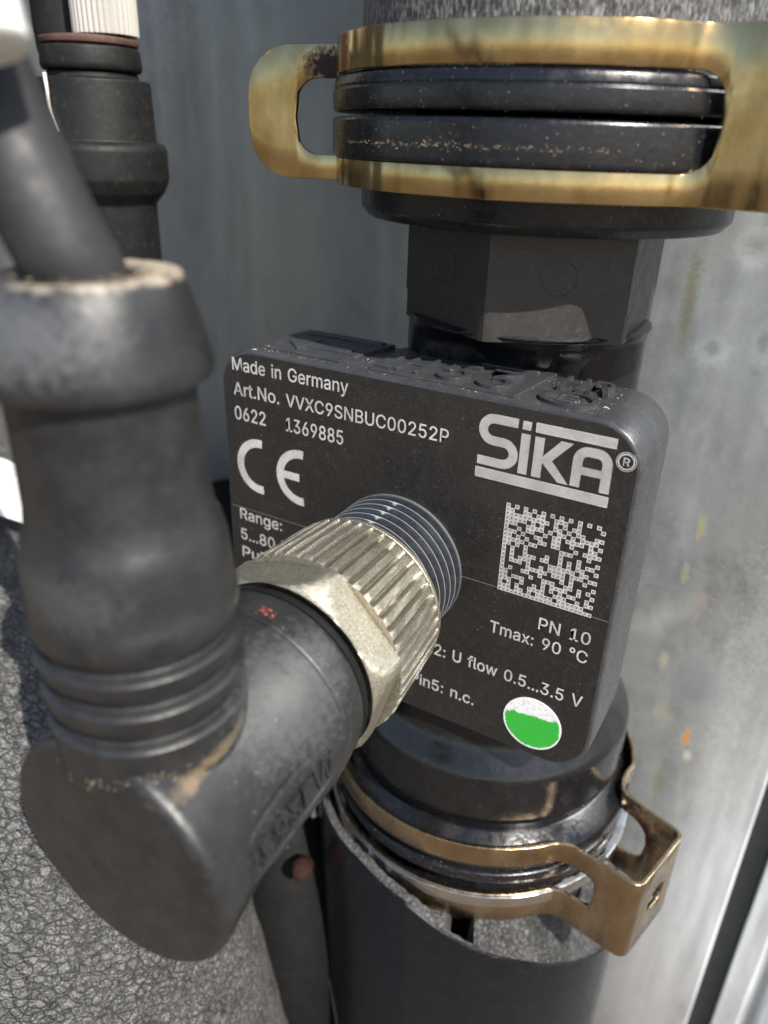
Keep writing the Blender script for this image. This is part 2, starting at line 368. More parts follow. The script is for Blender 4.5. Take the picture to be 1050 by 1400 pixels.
# letter shapes as small triangle meshes (1000 = one em)
GLYPHS = {
 '.': (188, "132,5 115,-7 95,-11 75,-7 59,5 47,21 43,41 47,61 59,78 75,89 95,93 115,89 132,78 143,61 147,41 143,21", "9,11,10 9,12,11 8,12,9 7,12,8 7,13,12 6,13,7 6,14,13 6,15,14 5,15,6 5,0,15 4,0,5 4,1,0 3,1,4 2,1,3"),
 '/': (249, "174,539 243,539 76,-82 7,-82", "3,1,0 3,2,1"),
 '0': (453, "327,19 281,-5 227,-13 172,-5 126,19 90,58 63,111 47,177 42,254 47,331 63,397 90,450 127,489 173,514 227,522 281,514 327,489 363,450 390,397 406,331 411,254 406,177 390,111 364,58 167,78 194,61 227,56 259,61 286,78 308,106 324,146 334,195 338,254 334,314 324,363 308,402 286,431 259,448 227,453 194,448 167,431 145,402 129,363 119,314 115,254 119,195 129,146 145,106", "13,15,14 12,15,13 12,16,15 11,16,12 11,38,16 38,17,16 11,39,38 37,17,38 10,39,11 37,18,17 36,18,37 10,40,39 10,41,40 35,18,36 10,42,41 34,18,35 9,42,10 34,19,18 33,19,34 9,43,42 8,43,9 33,20,19 32,20,33 8,44,43 7,44,8 32,21,20 7,45,44 31,21,32 7,46,45 30,21,31 6,46,7 30,22,21 6,47,46 29,22,30 29,23,22 5,47,6 28,23,29 5,24,47 27,23,28 5,25,24 5,26,25 26,23,27 26,0,23 4,26,5 4,0,26 4,1,0 3,1,4 3,2,1"),
 '1': (453, "397,-6 70,-6 70,61 397,61 196,515 282,515 282,-6 206,-6 206,442 211,442 80,346 80,430", "11,5,4 11,8,5 8,9,5 9,6,5 11,7,8 10,6,9 10,7,11 7,6,10 1,3,2 1,0,3"),
 '2': (453, "395,-6 58,-6 58,50 230,233 256,261 277,286 294,308 305,329 312,350 314,371 311,395 302,415 289,432 270,444 249,451 224,454 197,451 175,442 157,429 144,411 136,388 132,356 59,356 65,406 81,445 107,478 140,502 180,517 225,522 269,517 309,502 341,479 366,448 382,412 387,373 384,344 377,316 362,287 341,255 311,219 271,175 159,58 159,63 395,63", "27,29,28 27,30,29 26,30,27 26,31,30 25,31,26 25,32,31 24,15,25 15,32,25 24,16,15 14,32,15 13,32,14 24,17,16 13,33,32 23,17,24 12,33,13 23,18,17 11,33,12 23,19,18 10,33,11 10,34,33 23,20,19 22,20,23 9,34,10 22,21,20 9,35,34 8,35,9 7,35,8 7,36,35 6,36,7 6,37,36 5,37,6 5,38,37 4,38,5 3,38,4 3,39,38 2,39,3 2,40,39 2,42,40 42,41,40 2,43,42 2,0,43 1,0,2"),
 '3': (453, "311,7 268,-8 218,-13 172,-9 130,4 94,25 65,54 46,89 36,138 114,138 120,110 131,91 147,76 167,65 192,58 218,56 247,58 273,66 294,79 310,96 320,118 323,145 320,170 311,193 295,213 272,228 241,238 201,242 151,242 151,301 282,451 282,446 64,446 64,515 378,515 378,458 205,262 205,295 265,294 311,281 348,258 376,226 393,187 399,145 393,101 376,63 348,31", "32,34,33 32,35,34 32,30,35 30,31,35 31,36,35 32,29,30 29,31,32 29,37,31 37,36,31 28,37,29 28,38,37 28,39,38 28,40,39 28,27,40 27,26,40 26,41,40 25,41,26 24,41,25 24,42,41 23,42,24 22,42,23 22,43,42 21,43,22 20,43,21 20,44,43 7,9,8 7,10,9 19,44,20 7,11,10 19,45,44 18,45,19 7,12,11 6,12,7 17,45,18 6,13,12 16,45,17 6,14,13 16,46,45 15,46,16 6,15,14 6,46,15 5,46,6 5,0,46 4,0,5 4,1,0 3,1,4 3,2,1"),
 '5': (453, "312,10 269,-7 221,-13 177,-8 137,6 104,28 78,57 61,91 53,136 127,136 133,111 143,93 157,77 176,66 197,58 221,56 249,59 273,70 293,86 309,107 318,133 322,162 318,192 308,218 292,240 272,257 247,267 218,271 193,269 169,263 148,253 130,240 61,247 91,515 372,515 372,446 156,446 141,307 134,307 152,320 176,331 202,337 229,340 264,336 296,326 325,311 349,289 369,263 384,233 394,200 397,163 391,115 374,73 347,37", "32,36,33 36,34,33 36,35,34 32,38,36 38,37,36 41,43,42 40,43,41 40,44,43 39,44,40 39,45,44 38,45,39 38,46,45 32,28,38 28,46,38 28,27,46 27,47,46 26,47,27 32,29,28 25,47,26 25,48,47 32,30,29 24,48,25 32,31,30 23,48,24 23,49,48 22,49,23 22,50,49 21,50,22 21,51,50 20,51,21 7,9,8 7,10,9 19,51,20 19,52,51 7,11,10 18,52,19 7,12,11 6,12,7 17,52,18 6,13,12 17,53,52 16,53,17 6,14,13 15,53,16 6,15,14 5,15,6 5,53,15 5,0,53 4,0,5 4,1,0 3,1,4 3,2,1"),
 '6': (453, "313,9 272,-7 226,-13 180,-7 139,9 105,36 79,72 63,114 57,162 62,201 74,241 97,288 132,344 249,515 333,515 154,255 135,255 149,279 161,292 176,304 193,313 213,318 235,320 280,315 319,300 351,275 375,243 390,203 395,157 389,111 373,70 347,35 177,68 200,58 226,55 253,58 275,68 294,84 309,104 318,129 321,157 318,186 309,211 294,231 275,246 253,256 226,259 200,256 177,246 158,231 143,211 134,187 131,158 134,130 143,104 158,84", "12,14,13 12,20,14 20,15,14 11,20,12 21,23,22 20,23,21 20,24,23 11,19,20 15,24,20 11,18,19 15,25,24 11,17,18 10,17,11 10,16,17 15,46,25 46,26,25 15,47,46 45,26,46 15,48,47 44,26,45 10,15,16 10,48,15 10,49,48 43,26,44 43,27,26 9,49,10 9,50,49 42,27,43 9,51,50 41,27,42 41,28,27 8,51,9 8,52,51 40,28,41 7,52,8 7,53,52 39,28,40 39,29,28 7,54,53 38,29,39 6,54,7 38,30,29 6,55,54 37,30,38 6,32,55 36,30,37 5,32,6 36,31,30 5,33,32 35,31,36 5,34,33 34,31,35 5,31,34 4,31,5 4,0,31 3,0,4 3,1,0 2,1,3"),
 '7': (453, "169,-6 87,-6 317,450 317,446 56,446 56,515 397,515 397,447", "4,6,5 4,2,6 2,7,6 4,1,2 3,7,2 3,0,7 1,3,4 1,0,3"),
 '8': (453, "319,6 276,-8 226,-13 177,-8 133,6 97,28 69,58 52,94 46,135 49,168 60,198 76,224 97,246 123,262 147,269 147,263 115,277 88,304 70,340 64,380 70,419 85,453 110,482 143,503 182,517 226,522 270,517 309,503 341,482 366,453 382,419 388,380 382,340 364,304 337,277 306,263 306,269 330,262 355,246 376,224 393,198 403,168 407,135 401,94 383,58 356,28 170,66 196,58 226,55 257,58 282,66 303,78 318,95 327,115 331,139 327,164 317,185 301,203 280,217 255,226 226,229 197,226 172,217 151,203 135,185 125,164 121,139 125,115 134,95 149,78 180,306 202,298 226,296 250,298 271,306 289,318 302,334 310,353 313,376 310,398 302,417 290,432 272,444 251,451 226,454 201,451 180,444 163,432 150,417 142,398 139,376 142,353 150,334 163,318", "24,26,25 23,26,24 23,27,26 22,27,23 22,28,27 22,29,28 21,84,22 84,29,22 21,85,84 83,29,84 83,30,29 20,85,21 82,30,83 20,86,85 81,30,82 20,87,86 80,30,81 20,88,87 80,31,30 19,88,20 79,31,80 19,89,88 78,31,79 19,90,89 78,32,31 18,90,19 77,32,78 18,91,90 76,32,77 18,92,91 76,33,32 17,92,18 75,33,76 17,93,92 17,70,93 74,33,75 17,71,70 73,33,74 73,34,33 16,71,17 16,72,71 72,34,73 16,34,72 16,36,34 36,35,34 15,14,16 14,36,16 13,36,14 13,37,36 12,37,13 12,38,37 11,38,12 11,60,38 60,39,38 11,61,60 59,39,60 58,39,59 11,62,61 58,40,39 10,62,11 57,40,58 10,63,62 10,64,63 56,40,57 56,41,40 9,64,10 9,65,64 55,41,56 55,42,41 8,65,9 8,66,65 54,42,55 53,42,54 8,67,66 53,43,42 7,67,8 52,43,53 7,68,67 51,43,52 7,69,68 6,69,7 51,44,43 6,46,69 50,44,51 6,47,46 49,44,50 5,47,6 49,45,44 5,48,47 48,45,49 5,45,48 4,45,5 4,0,45 4,1,0 3,1,4 3,2,1"),
 '9': (453, "140,500 180,516 226,522 272,516 313,499 347,473 373,437 389,395 395,347 391,308 378,267 355,221 320,165 204,-6 119,-6 298,254 318,254 304,230 292,217 277,205 259,196 239,190 218,189 173,194 134,209 102,233 78,266 62,306 57,352 63,398 79,439 105,474 276,441 253,451 226,454 200,451 177,441 158,425 144,404 134,380 131,352 134,323 144,298 158,278 177,262 200,253 226,249 252,253 276,262 295,278 309,298 318,322 321,350 318,379 309,404 295,425", "1,3,2 0,3,1 0,4,3 31,4,0 31,5,4 30,5,31 30,34,5 34,6,5 30,35,34 33,6,34 30,36,35 32,6,33 55,6,32 30,37,36 29,37,30 55,7,6 29,38,37 54,7,55 29,39,38 53,7,54 28,39,29 53,8,7 28,40,39 52,8,53 27,40,28 27,41,40 51,8,52 51,9,8 27,42,41 50,9,51 50,10,9 26,42,27 26,43,42 49,10,50 26,44,43 48,10,49 48,16,10 16,11,10 25,44,26 25,45,44 47,15,48 15,16,48 17,11,16 47,21,15 21,14,15 25,46,45 46,21,47 25,21,46 24,21,25 18,11,17 18,12,11 19,12,18 23,21,24 20,12,19 21,12,20 22,21,23 14,12,21 14,13,12"),
 ':': (188, "132,280 115,268 95,265 75,268 59,280 47,296 43,316 47,336 59,353 75,364 95,368 115,364 132,353 143,336 147,316 143,296 132,5 115,-7 95,-11 75,-7 59,5 47,21 43,41 47,61 59,78 75,89 95,93 115,89 132,78 143,61 147,41 143,21", "25,27,26 25,28,27 24,28,25 23,28,24 23,29,28 22,29,23 22,30,29 22,31,30 21,31,22 21,16,31 20,16,21 20,17,16 19,17,20 18,17,19 9,11,10 9,12,11 8,12,9 7,12,8 7,13,12 6,13,7 6,14,13 6,15,14 5,15,6 5,0,15 4,0,5 4,1,0 3,1,4 2,1,3"),
 'A': (480, "89,-6 8,-6 197,515 280,515 472,-6 391,-6 281,301 271,332 258,370 244,418 224,484 253,484 233,417 219,369 206,331 196,301 364,193 116,193 116,148 364,148", "1,10,2 10,3,2 10,11,3 11,4,3 1,12,10 12,9,10 12,9,11 9,4,11 8,16,9 16,4,9 1,17,12 17,13,12 7,16,8 17,14,13 6,16,7 17,15,14 17,18,15 18,0,15 5,19,6 19,16,6 1,18,17 18,16,17 18,19,16 19,4,16 1,0,18 5,4,19"),
 'B': (456, "247,-6 54,-6 54,515 241,515 291,510 332,496 363,474 386,445 400,411 404,374 401,343 392,317 378,297 360,281 339,269 321,262 321,267 341,263 366,251 389,232 408,206 420,174 424,136 419,98 405,64 381,35 347,12 302,-1 131,225 131,63 244,63 294,69 326,84 343,108 349,137 346,160 337,181 323,199 303,213 278,222 248,225 131,446 131,291 238,291 263,294 286,302 304,314 318,330 327,349 330,372 324,401 308,424 281,440 240,446", "1,41,2 41,3,2 41,4,3 41,5,4 41,6,5 41,53,6 53,7,6 1,42,41 52,7,53 52,8,7 51,8,52 50,8,51 50,9,8 49,9,50 49,10,9 48,10,49 47,10,48 47,11,10 46,11,47 46,12,11 45,12,46 44,12,45 44,13,12 43,13,44 1,28,42 28,43,42 28,13,43 28,16,13 16,14,13 16,15,14 28,17,16 28,18,17 28,19,18 28,40,19 40,39,19 39,20,19 1,29,28 38,20,39 37,20,38 37,21,20 36,21,37 35,21,36 35,22,21 34,22,35 33,22,34 33,23,22 32,23,33 32,24,23 31,24,32 30,24,31 30,25,24 1,30,29 1,25,30 1,26,25 1,27,26 1,0,27"),
 'C': (510, "342,-1 306,-10 267,-13 203,-5 147,20 100,59 64,113 42,178 34,254 42,330 64,396 100,449 147,489 203,513 267,522 306,519 342,510 376,496 406,476 432,451 453,421 469,387 481,342 404,342 395,371 384,391 370,409 354,423 335,435 314,443 291,448 268,450 225,444 187,427 155,399 130,361 115,313 109,254 115,196 131,147 155,109 187,81 225,65 268,59 291,61 314,66 335,74 354,85 370,100 384,118 395,138 404,166 481,166 469,122 453,88 432,58 406,33 376,13", "13,15,14 13,16,15 12,16,13 12,17,16 12,18,17 11,18,12 11,19,18 11,31,19 31,30,19 30,20,19 11,32,31 10,32,11 29,20,30 10,33,32 28,20,29 27,20,28 10,34,33 26,20,27 26,21,20 25,21,26 10,35,34 9,35,10 24,21,25 24,22,21 23,22,24 9,36,35 8,36,9 8,37,36 8,38,37 7,38,8 7,39,38 6,39,7 50,52,51 50,53,52 6,40,39 49,53,50 49,54,53 48,54,49 5,40,6 5,41,40 47,54,48 47,55,54 46,55,47 5,42,41 45,55,46 44,55,45 5,43,42 43,55,44 4,43,5 4,55,43 4,56,55 4,57,56 3,57,4 3,0,57 3,1,0 2,1,3"),
 'E': (419, "381,-6 54,-6 54,515 378,515 378,446 131,446 131,292 361,292 361,223 131,223 131,63 381,63", "1,5,2 5,3,2 5,4,3 1,6,5 1,9,6 9,7,6 9,8,7 1,10,9 1,11,10 1,0,11"),
 'G': (520, "379,13 327,-6 269,-13 203,-5 146,20 99,60 64,113 42,178 34,254 42,330 64,396 99,449 146,489 202,513 265,522 305,518 342,509 377,494 407,474 433,449 454,419 470,386 482,343 404,343 393,370 382,390 368,407 352,422 334,434 313,443 291,448 265,450 224,444 186,427 155,400 130,361 115,313 109,254 115,196 131,147 155,109 187,82 226,65 269,59 308,63 342,76 370,98 391,126 404,161 410,209 503,193 277,193 277,262 484,262 484,200 477,140 456,88 423,45", "13,15,14 13,16,15 12,16,13 12,17,16 12,18,17 11,18,12 11,31,18 31,19,18 11,32,31 30,19,31 10,32,11 30,20,19 29,20,30 10,33,32 28,20,29 27,20,28 10,34,33 26,20,27 26,21,20 25,21,26 10,35,34 9,35,10 24,21,25 24,22,21 23,22,24 9,36,35 8,36,9 8,37,36 51,53,52 51,49,53 49,54,53 8,38,37 7,38,8 51,48,49 50,54,49 55,50,54 7,39,38 48,50,51 48,55,50 6,39,7 47,55,48 6,40,39 47,56,55 46,56,47 5,40,6 5,41,40 45,56,46 45,57,56 5,42,41 44,57,45 5,43,42 43,57,44 4,43,5 4,57,43 4,0,57 3,0,4 3,1,0 2,1,3"),
 'H': (517, "131,-6 54,-6 54,515 131,515 131,295 386,295 386,515 463,515 463,-6 386,-6 386,226 131,226", "1,3,2 1,4,3 5,7,6 5,8,7 1,11,4 11,5,4 11,10,5 10,8,5 1,0,11 9,8,10"),
 'I': (300, "275,-6 25,-6 25,63 112,63 112,446 25,446 25,515 275,515 275,446 189,446 189,63 275,63", "5,7,6 5,8,7 4,8,5 3,9,4 9,8,4 3,10,9 1,3,2 1,10,3 1,11,10 1,0,11"),
 'M': (628, "128,-6 54,-6 54,515 156,515 283,189 288,176 293,161 299,143 305,124 311,105 317,86 323,67 330,43 299,43 307,67 312,84 318,103 324,123 330,142 336,160 342,176 347,189 472,515 574,515 574,-6 498,-6 498,291 498,308 498,327 499,347 499,369 500,391 500,413 501,436 501,463 521,463 511,432 503,407 495,384 488,361 480,339 473,320 467,303 461,289 346,-6 282,-6 165,289 160,302 153,319 147,338 139,359 131,382 123,406 115,430 104,463 125,463 125,437 126,416 126,394 127,372 127,350 128,329 128,309 128,291", "1,54,2 54,3,2 54,55,3 55,4,3 21,34,22 34,23,22 34,35,23 35,24,23 1,53,54 56,4,55 21,33,34 36,24,35 57,4,56 21,32,33 37,24,36 1,52,53 58,4,57 21,31,32 38,31,37 31,24,37 1,58,52 58,51,52 1,59,58 51,4,58 21,38,31 38,30,31 21,39,38 50,4,51 1,60,59 21,40,39 49,4,50 1,61,60 21,41,40 48,4,49 1,62,61 21,42,41 47,4,48 1,63,62 21,43,42 46,4,47 1,0,63 21,44,43 45,4,46 45,5,4 20,44,21 45,6,5 19,44,20 45,7,6 18,44,19 45,8,7 17,44,18 45,9,8 16,44,17 45,15,9 15,10,9 15,10,16 10,44,16 11,44,10 45,14,15 12,44,11 45,13,14 45,12,13 45,44,12"),
 'N': (523, "131,-6 54,-6 54,515 140,515 348,186 357,172 368,154 380,133 393,110 406,84 423,50 400,47 396,81 395,108 394,134 393,157 393,178 393,195 393,515 469,515 469,-6 384,-6 197,287 185,307 172,328 158,351 143,378 124,410 98,457 125,461 127,418 128,384 129,354 130,328 131,307 131,291", "1,28,2 28,3,2 28,29,3 29,4,3 17,19,18 17,20,19 30,4,29 1,27,28 31,26,30 26,4,30 1,31,27 31,26,27 1,32,31 25,4,26 1,33,32 24,4,25 1,34,33 23,4,24 1,35,34 22,4,23 1,0,35 21,4,22 16,20,17 21,5,4 15,20,16 21,6,5 14,20,15 21,7,6 13,20,14 21,8,7 21,12,8 12,9,8 12,9,13 9,20,13 10,20,9 21,11,12 11,20,10 21,20,11"),
 'P': (445, "131,-6 54,-6 54,515 236,515 290,509 335,493 370,467 395,433 410,392 415,348 410,303 395,263 370,228 335,202 290,185 236,180 103,180 103,248 232,248 267,252 294,261 314,276 328,296 336,320 338,348 336,375 328,399 314,418 294,433 267,443 232,446 131,446", "1,31,2 31,3,2 31,4,3 31,5,4 31,6,5 31,30,6 30,7,6 1,17,31 17,0,31 29,7,30 28,7,29 27,7,28 27,8,7 26,8,27 25,8,26 25,9,8 24,9,25 23,9,24 23,10,9 22,10,23 22,11,10 21,11,22 20,11,21 20,12,11 19,12,20 18,12,19 1,16,17 0,18,17 0,15,18 15,12,18 15,13,12 15,14,13 1,15,16 1,0,15"),
 'R': (449, "131,-6 54,-6 54,515 236,515 291,510 336,494 371,469 396,436 410,397 415,352 410,308 396,268 371,236 336,212 291,197 236,192 90,192 90,261 233,261 268,264 295,272 315,286 328,303 336,326 339,352 336,379 328,402 315,420 295,434 268,443 233,446 131,446 438,-6 349,-6 220,235 306,235", "1,17,2 17,31,2 31,3,2 31,4,3 31,5,4 31,6,5 31,30,6 30,7,6 17,0,31 29,7,30 28,7,29 28,8,7 27,8,28 26,8,27 25,8,26 25,9,8 24,9,25 23,9,24 23,10,9 22,10,23 22,11,10 21,11,22 20,11,21 19,11,20 19,12,11 18,12,19 1,16,17 0,34,17 34,18,17 34,12,18 34,35,12 35,13,12 0,15,34 15,33,34 32,13,35 14,32,13 15,32,14 1,15,16 1,0,15 33,32,15"),
 'S': (447, "326,5 279,-10 224,-15 171,-10 125,4 87,26 59,57 40,94 31,143 109,143 116,112 128,92 146,76 169,64 195,57 224,55 256,58 284,66 307,79 325,96 336,116 339,139 336,159 327,175 313,188 293,199 270,208 243,216 182,234 125,255 82,285 55,324 46,372 52,415 70,451 98,481 135,503 179,517 227,522 276,517 319,503 354,481 382,452 400,417 408,372 333,372 321,409 299,432 266,447 225,452 195,450 170,442 149,430 134,415 124,396 121,376 125,354 135,338 152,324 172,314 193,305 214,299 266,285 289,278 314,269 339,257 362,242 383,224 400,200 411,172 414,139 409,97 392,60 364,29", "37,39,38 36,39,37 36,40,39 35,40,36 35,41,40 34,41,35 34,49,41 49,42,41 34,50,49 48,42,49 48,43,42 33,50,34 33,51,50 47,43,48 33,52,51 46,43,47 33,53,52 46,44,43 33,54,53 32,54,33 45,44,46 32,55,54 32,56,55 31,56,32 31,57,56 31,58,57 31,59,58 30,59,31 30,60,59 30,61,60 30,62,61 30,63,62 29,63,30 29,64,63 29,65,64 29,66,65 28,66,29 28,67,66 27,67,28 27,68,67 26,68,27 25,68,26 25,69,68 24,69,25 23,69,24 22,69,23 22,70,69 21,70,22 7,9,8 7,10,9 20,70,21 20,71,70 19,71,20 7,11,10 19,72,71 18,72,19 6,11,7 6,12,11 17,72,18 6,13,12 16,72,17 6,14,13 16,73,72 15,73,16 6,15,14 5,15,6 5,73,15 5,0,73 4,0,5 4,1,0 3,1,4 3,2,1"),
 'T': (449, "187,446 26,446 26,515 423,515 423,446 263,446 263,-6 187,-6", "1,3,2 1,4,3 0,4,1 7,5,0 5,4,0 7,6,5"),
 'U': (517, "366,10 316,-8 259,-14 201,-8 151,10 110,39 79,77 60,122 54,173 54,515 130,515 130,179 134,145 146,116 165,92 190,73 221,62 259,58 296,62 328,73 353,92 371,116 383,145 387,179 387,515 463,515 463,173 457,122 438,77 407,39", "8,10,9 8,11,10 23,25,24 23,26,25 8,12,11 22,26,23 7,12,8 22,27,26 7,13,12 21,27,22 21,28,27 6,13,7 6,14,13 20,28,21 6,15,14 19,28,20 19,29,28 5,15,6 5,16,15 18,29,19 17,29,18 5,17,16 5,29,17 5,0,29 4,0,5 4,1,0 3,1,4 3,2,1"),
 'V': (480, "282,-6 200,-6 8,515 89,515 198,208 208,178 221,139 236,91 256,25 227,25 246,92 261,140 274,178 284,208 390,515 472,515", "1,3,2 1,4,3 13,15,14 13,0,15 1,5,4 12,0,13 11,0,12 1,6,5 10,0,11 1,7,6 9,8,10 8,0,10 1,8,7 1,0,8"),
 'W': (686, "235,-6 150,-6 9,515 87,515 169,197 175,172 181,147 187,121 193,95 198,68 204,34 182,34 188,68 194,95 200,121 205,147 212,172 218,197 302,515 384,515 467,197 474,172 480,147 486,121 492,95 498,68 504,34 481,34 488,68 493,95 499,121 505,147 511,172 517,197 599,515 677,515 535,-6 451,-6 362,321 354,355 345,390 338,430 329,481 357,481 348,432 341,393 333,357 324,321", "1,3,2 1,4,3 17,42,18 42,19,18 42,43,19 43,20,19 33,35,34 33,36,35 17,41,42 44,20,43 45,40,44 40,20,44 17,45,41 45,40,41 17,46,45 39,20,40 17,47,46 38,20,39 37,20,38 17,0,47 37,21,20 16,0,17 1,5,4 32,36,33 37,22,21 15,0,16 1,6,5 31,36,32 14,0,15 37,23,22 30,36,31 1,7,6 37,24,23 13,0,14 29,36,30 1,8,7 37,28,24 28,25,24 28,25,29 25,36,29 12,9,13 9,0,13 1,12,8 12,9,8 26,36,25 1,11,12 37,27,28 10,0,9 1,10,11 1,0,10 37,26,27 37,36,26"),
 'X': (474, "95,-6 7,-6 223,303 223,217 18,515 107,515 183,404 197,383 209,364 219,348 229,332 238,315 253,286 222,286 237,314 247,332 256,348 267,364 279,383 293,404 370,515 458,515 253,220 253,306 467,-6 379,-6 287,126 274,145 263,162 254,177 245,192 235,209 221,237 254,237 240,210 231,193 221,178 211,162 200,146 187,126", "3,5,4 3,6,5 19,21,20 19,22,21 18,22,19 3,7,6 3,32,7 32,8,7 17,33,18 33,22,18 32,9,8 16,33,17 32,13,9 13,2,9 2,10,9 15,23,16 23,12,16 12,33,16 2,14,10 14,11,10 14,11,15 11,23,15 12,23,11 2,13,14 22,12,23 12,24,23 1,13,2 13,3,2 1,32,13 32,3,13 22,33,12 33,24,12 1,31,32 34,24,33 35,30,34 30,24,34 1,35,31 35,30,31 1,36,35 29,24,30 1,37,36 28,24,29 1,38,37 27,24,28 1,39,38 26,24,27 25,24,26 1,0,39"),
 'a': (389, "217,-5 191,-12 160,-15 124,-11 92,-1 64,17 43,41 29,72 24,108 28,139 38,164 54,184 74,198 98,209 124,216 151,222 177,226 208,230 233,233 251,236 262,240 267,246 270,255 270,256 267,277 261,294 251,307 237,317 219,323 196,325 172,323 152,317 135,308 122,297 112,284 103,267 32,288 52,326 75,351 101,369 131,381 162,388 194,390 216,389 240,385 265,378 289,365 310,348 328,323 339,291 343,252 343,-6 271,-6 271,46 276,46 269,35 256,20 239,7 132,58 150,53 170,51 200,55 225,64 244,78 258,96 267,117 270,138 270,178 272,180 261,176 248,173 232,170 216,167 201,165 187,164 176,162 156,158 136,153 120,145 108,135 101,122 98,105 100,89 107,76 117,66", "41,43,42 41,44,43 40,44,41 40,45,44 39,45,40 39,46,45 38,46,39 38,47,46 37,47,38 37,29,47 29,48,47 36,30,37 30,29,37 28,48,29 28,49,48 36,31,30 27,49,28 36,32,31 26,49,27 36,33,32 25,49,26 36,34,33 24,49,25 24,50,49 35,34,36 23,50,24 22,50,23 21,50,22 21,51,50 20,51,21 19,68,20 68,51,20 18,68,19 17,68,18 16,68,17 15,68,16 14,68,15 13,68,14 12,68,13 11,68,12 10,68,11 10,69,68 67,51,68 66,51,67 10,70,69 10,71,70 10,72,71 10,73,72 10,74,73 9,75,10 75,74,10 9,76,75 9,77,76 9,78,77 9,79,78 8,79,9 65,51,66 8,80,79 8,81,80 64,51,65 7,81,8 7,82,81 63,51,64 7,83,82 62,54,63 54,51,63 7,84,83 6,84,7 6,58,84 61,54,62 6,59,58 60,54,61 6,60,59 6,53,60 53,54,60 6,55,53 55,52,53 55,51,54 5,55,6 5,56,55 52,51,55 5,57,56 4,57,5 4,0,57 3,0,4 3,1,0 2,1,3"),
 'c': (396, "262,-6 236,-12 207,-14 157,-8 114,11 78,42 51,82 34,131 28,187 34,244 51,294 78,334 114,365 157,384 207,390 235,389 262,383 286,374 308,361 328,345 345,325 358,303 370,273 299,255 292,274 285,286 277,297 266,306 254,313 240,319 225,323 207,324 175,319 149,305 129,284 114,256 105,223 102,187 105,152 114,120 129,92 149,71 175,57 207,52 225,54 241,57 255,63 267,71 278,80 287,92 293,105 300,124 371,107 359,75 346,53 329,33 310,16 287,3", "13,15,14 13,16,15 12,16,13 12,17,16 12,18,17 11,18,12 11,19,18 11,20,19 10,32,11 32,31,11 31,20,11 31,30,20 30,21,20 29,21,30 28,21,29 10,33,32 27,21,28 26,21,27 10,34,33 26,22,21 25,22,26 9,34,10 24,22,25 9,35,34 23,22,24 9,36,35 8,36,9 8,37,36 8,38,37 7,38,8 7,39,38 6,39,7 50,52,51 6,40,39 50,53,52 49,53,50 6,41,40 48,53,49 5,41,6 47,53,48 47,54,53 46,54,47 5,42,41 45,54,46 44,54,45 5,43,42 43,54,44 43,55,54 5,55,43 4,55,5 4,56,55 4,57,56 3,57,4 3,0,57 3,1,0 2,1,3"),
 'd': (424, "255,-2 228,-11 195,-14 149,-8 108,11 74,41 49,82 33,131 28,189 33,246 49,295 75,336 108,366 149,384 196,390 229,387 256,378 276,365 292,350 303,335 309,325 305,325 305,515 378,515 378,-6 307,-6 307,53 310,53 303,42 291,27 276,12 149,70 174,57 205,53 235,57 259,70 279,90 294,117 303,151 306,189 303,228 294,261 280,287 260,307 235,320 205,324 173,319 148,306 128,286 114,259 105,226 102,189 105,152 114,119 129,91", "21,23,22 21,20,23 20,24,23 13,15,14 13,16,15 12,16,13 12,17,16 11,17,12 11,18,17 11,19,18 10,46,11 46,45,11 45,19,11 45,20,19 45,44,20 44,43,20 43,42,20 42,41,20 41,24,20 10,47,46 10,48,47 9,48,10 9,49,48 40,24,41 9,50,49 8,50,9 39,24,40 8,51,50 38,24,39 8,52,51 7,52,8 7,53,52 37,24,38 6,53,7 6,54,53 36,24,37 6,31,54 35,27,36 27,24,36 5,31,6 5,32,31 34,27,35 5,33,32 33,27,34 5,26,33 26,27,33 5,28,26 28,25,26 28,24,27 5,29,28 25,24,28 4,29,5 4,30,29 4,0,30 3,0,4 3,1,0 2,1,3"),
 'e': (404, "285,-1 250,-11 212,-14 159,-8 114,11 77,42 50,82 34,131 28,187 34,243 50,292 76,333 112,364 155,384 205,390 237,388 268,380 297,366 323,345 346,318 363,284 374,243 377,194 377,163 69,163 69,227 358,227 305,192 301,236 292,266 278,291 259,309 235,320 205,324 175,320 150,308 129,290 114,267 105,240 102,211 102,178 105,140 116,109 132,84 154,67 181,56 212,52 233,54 252,58 268,66 281,77 292,91 302,113 373,95 358,60 339,35 315,14", "13,15,14 13,16,15 12,16,13 12,17,16 12,18,17 11,18,12 11,19,18 10,34,11 34,33,11 33,19,11 32,19,33 31,19,32 10,35,34 31,20,19 30,20,31 10,36,35 9,36,10 29,20,30 9,37,36 29,21,20 9,38,37 28,21,29 8,25,9 25,38,9 28,26,21 26,22,21 25,39,38 27,26,28 8,24,25 39,26,25 39,22,26 40,22,39 40,23,22 7,24,8 41,23,40 7,41,24 41,23,24 7,42,41 6,42,7 51,53,52 6,43,42 51,54,53 50,54,51 6,44,43 5,44,6 49,54,50 5,45,44 48,54,49 48,55,54 47,55,48 5,46,45 46,55,47 5,55,46 4,55,5 4,56,55 4,0,56 3,0,4 3,1,0 2,1,3"),
 'f': (254, "0,385 234,385 234,321 0,321 148,-6 75,-6 75,432 78,463 91,489 109,510 133,524 159,533 187,536 207,535 223,533 236,530 250,525 231,461 220,464 214,466 205,467 195,468 173,465 159,456 151,441 148,418", "11,13,12 11,14,13 10,14,11 10,15,14 10,16,15 10,17,16 9,17,10 8,19,9 19,18,9 18,17,9 7,21,8 21,20,8 20,19,8 7,22,21 7,23,22 6,23,7 6,24,23 6,25,24 5,25,6 5,4,25 3,1,0 3,2,1"),
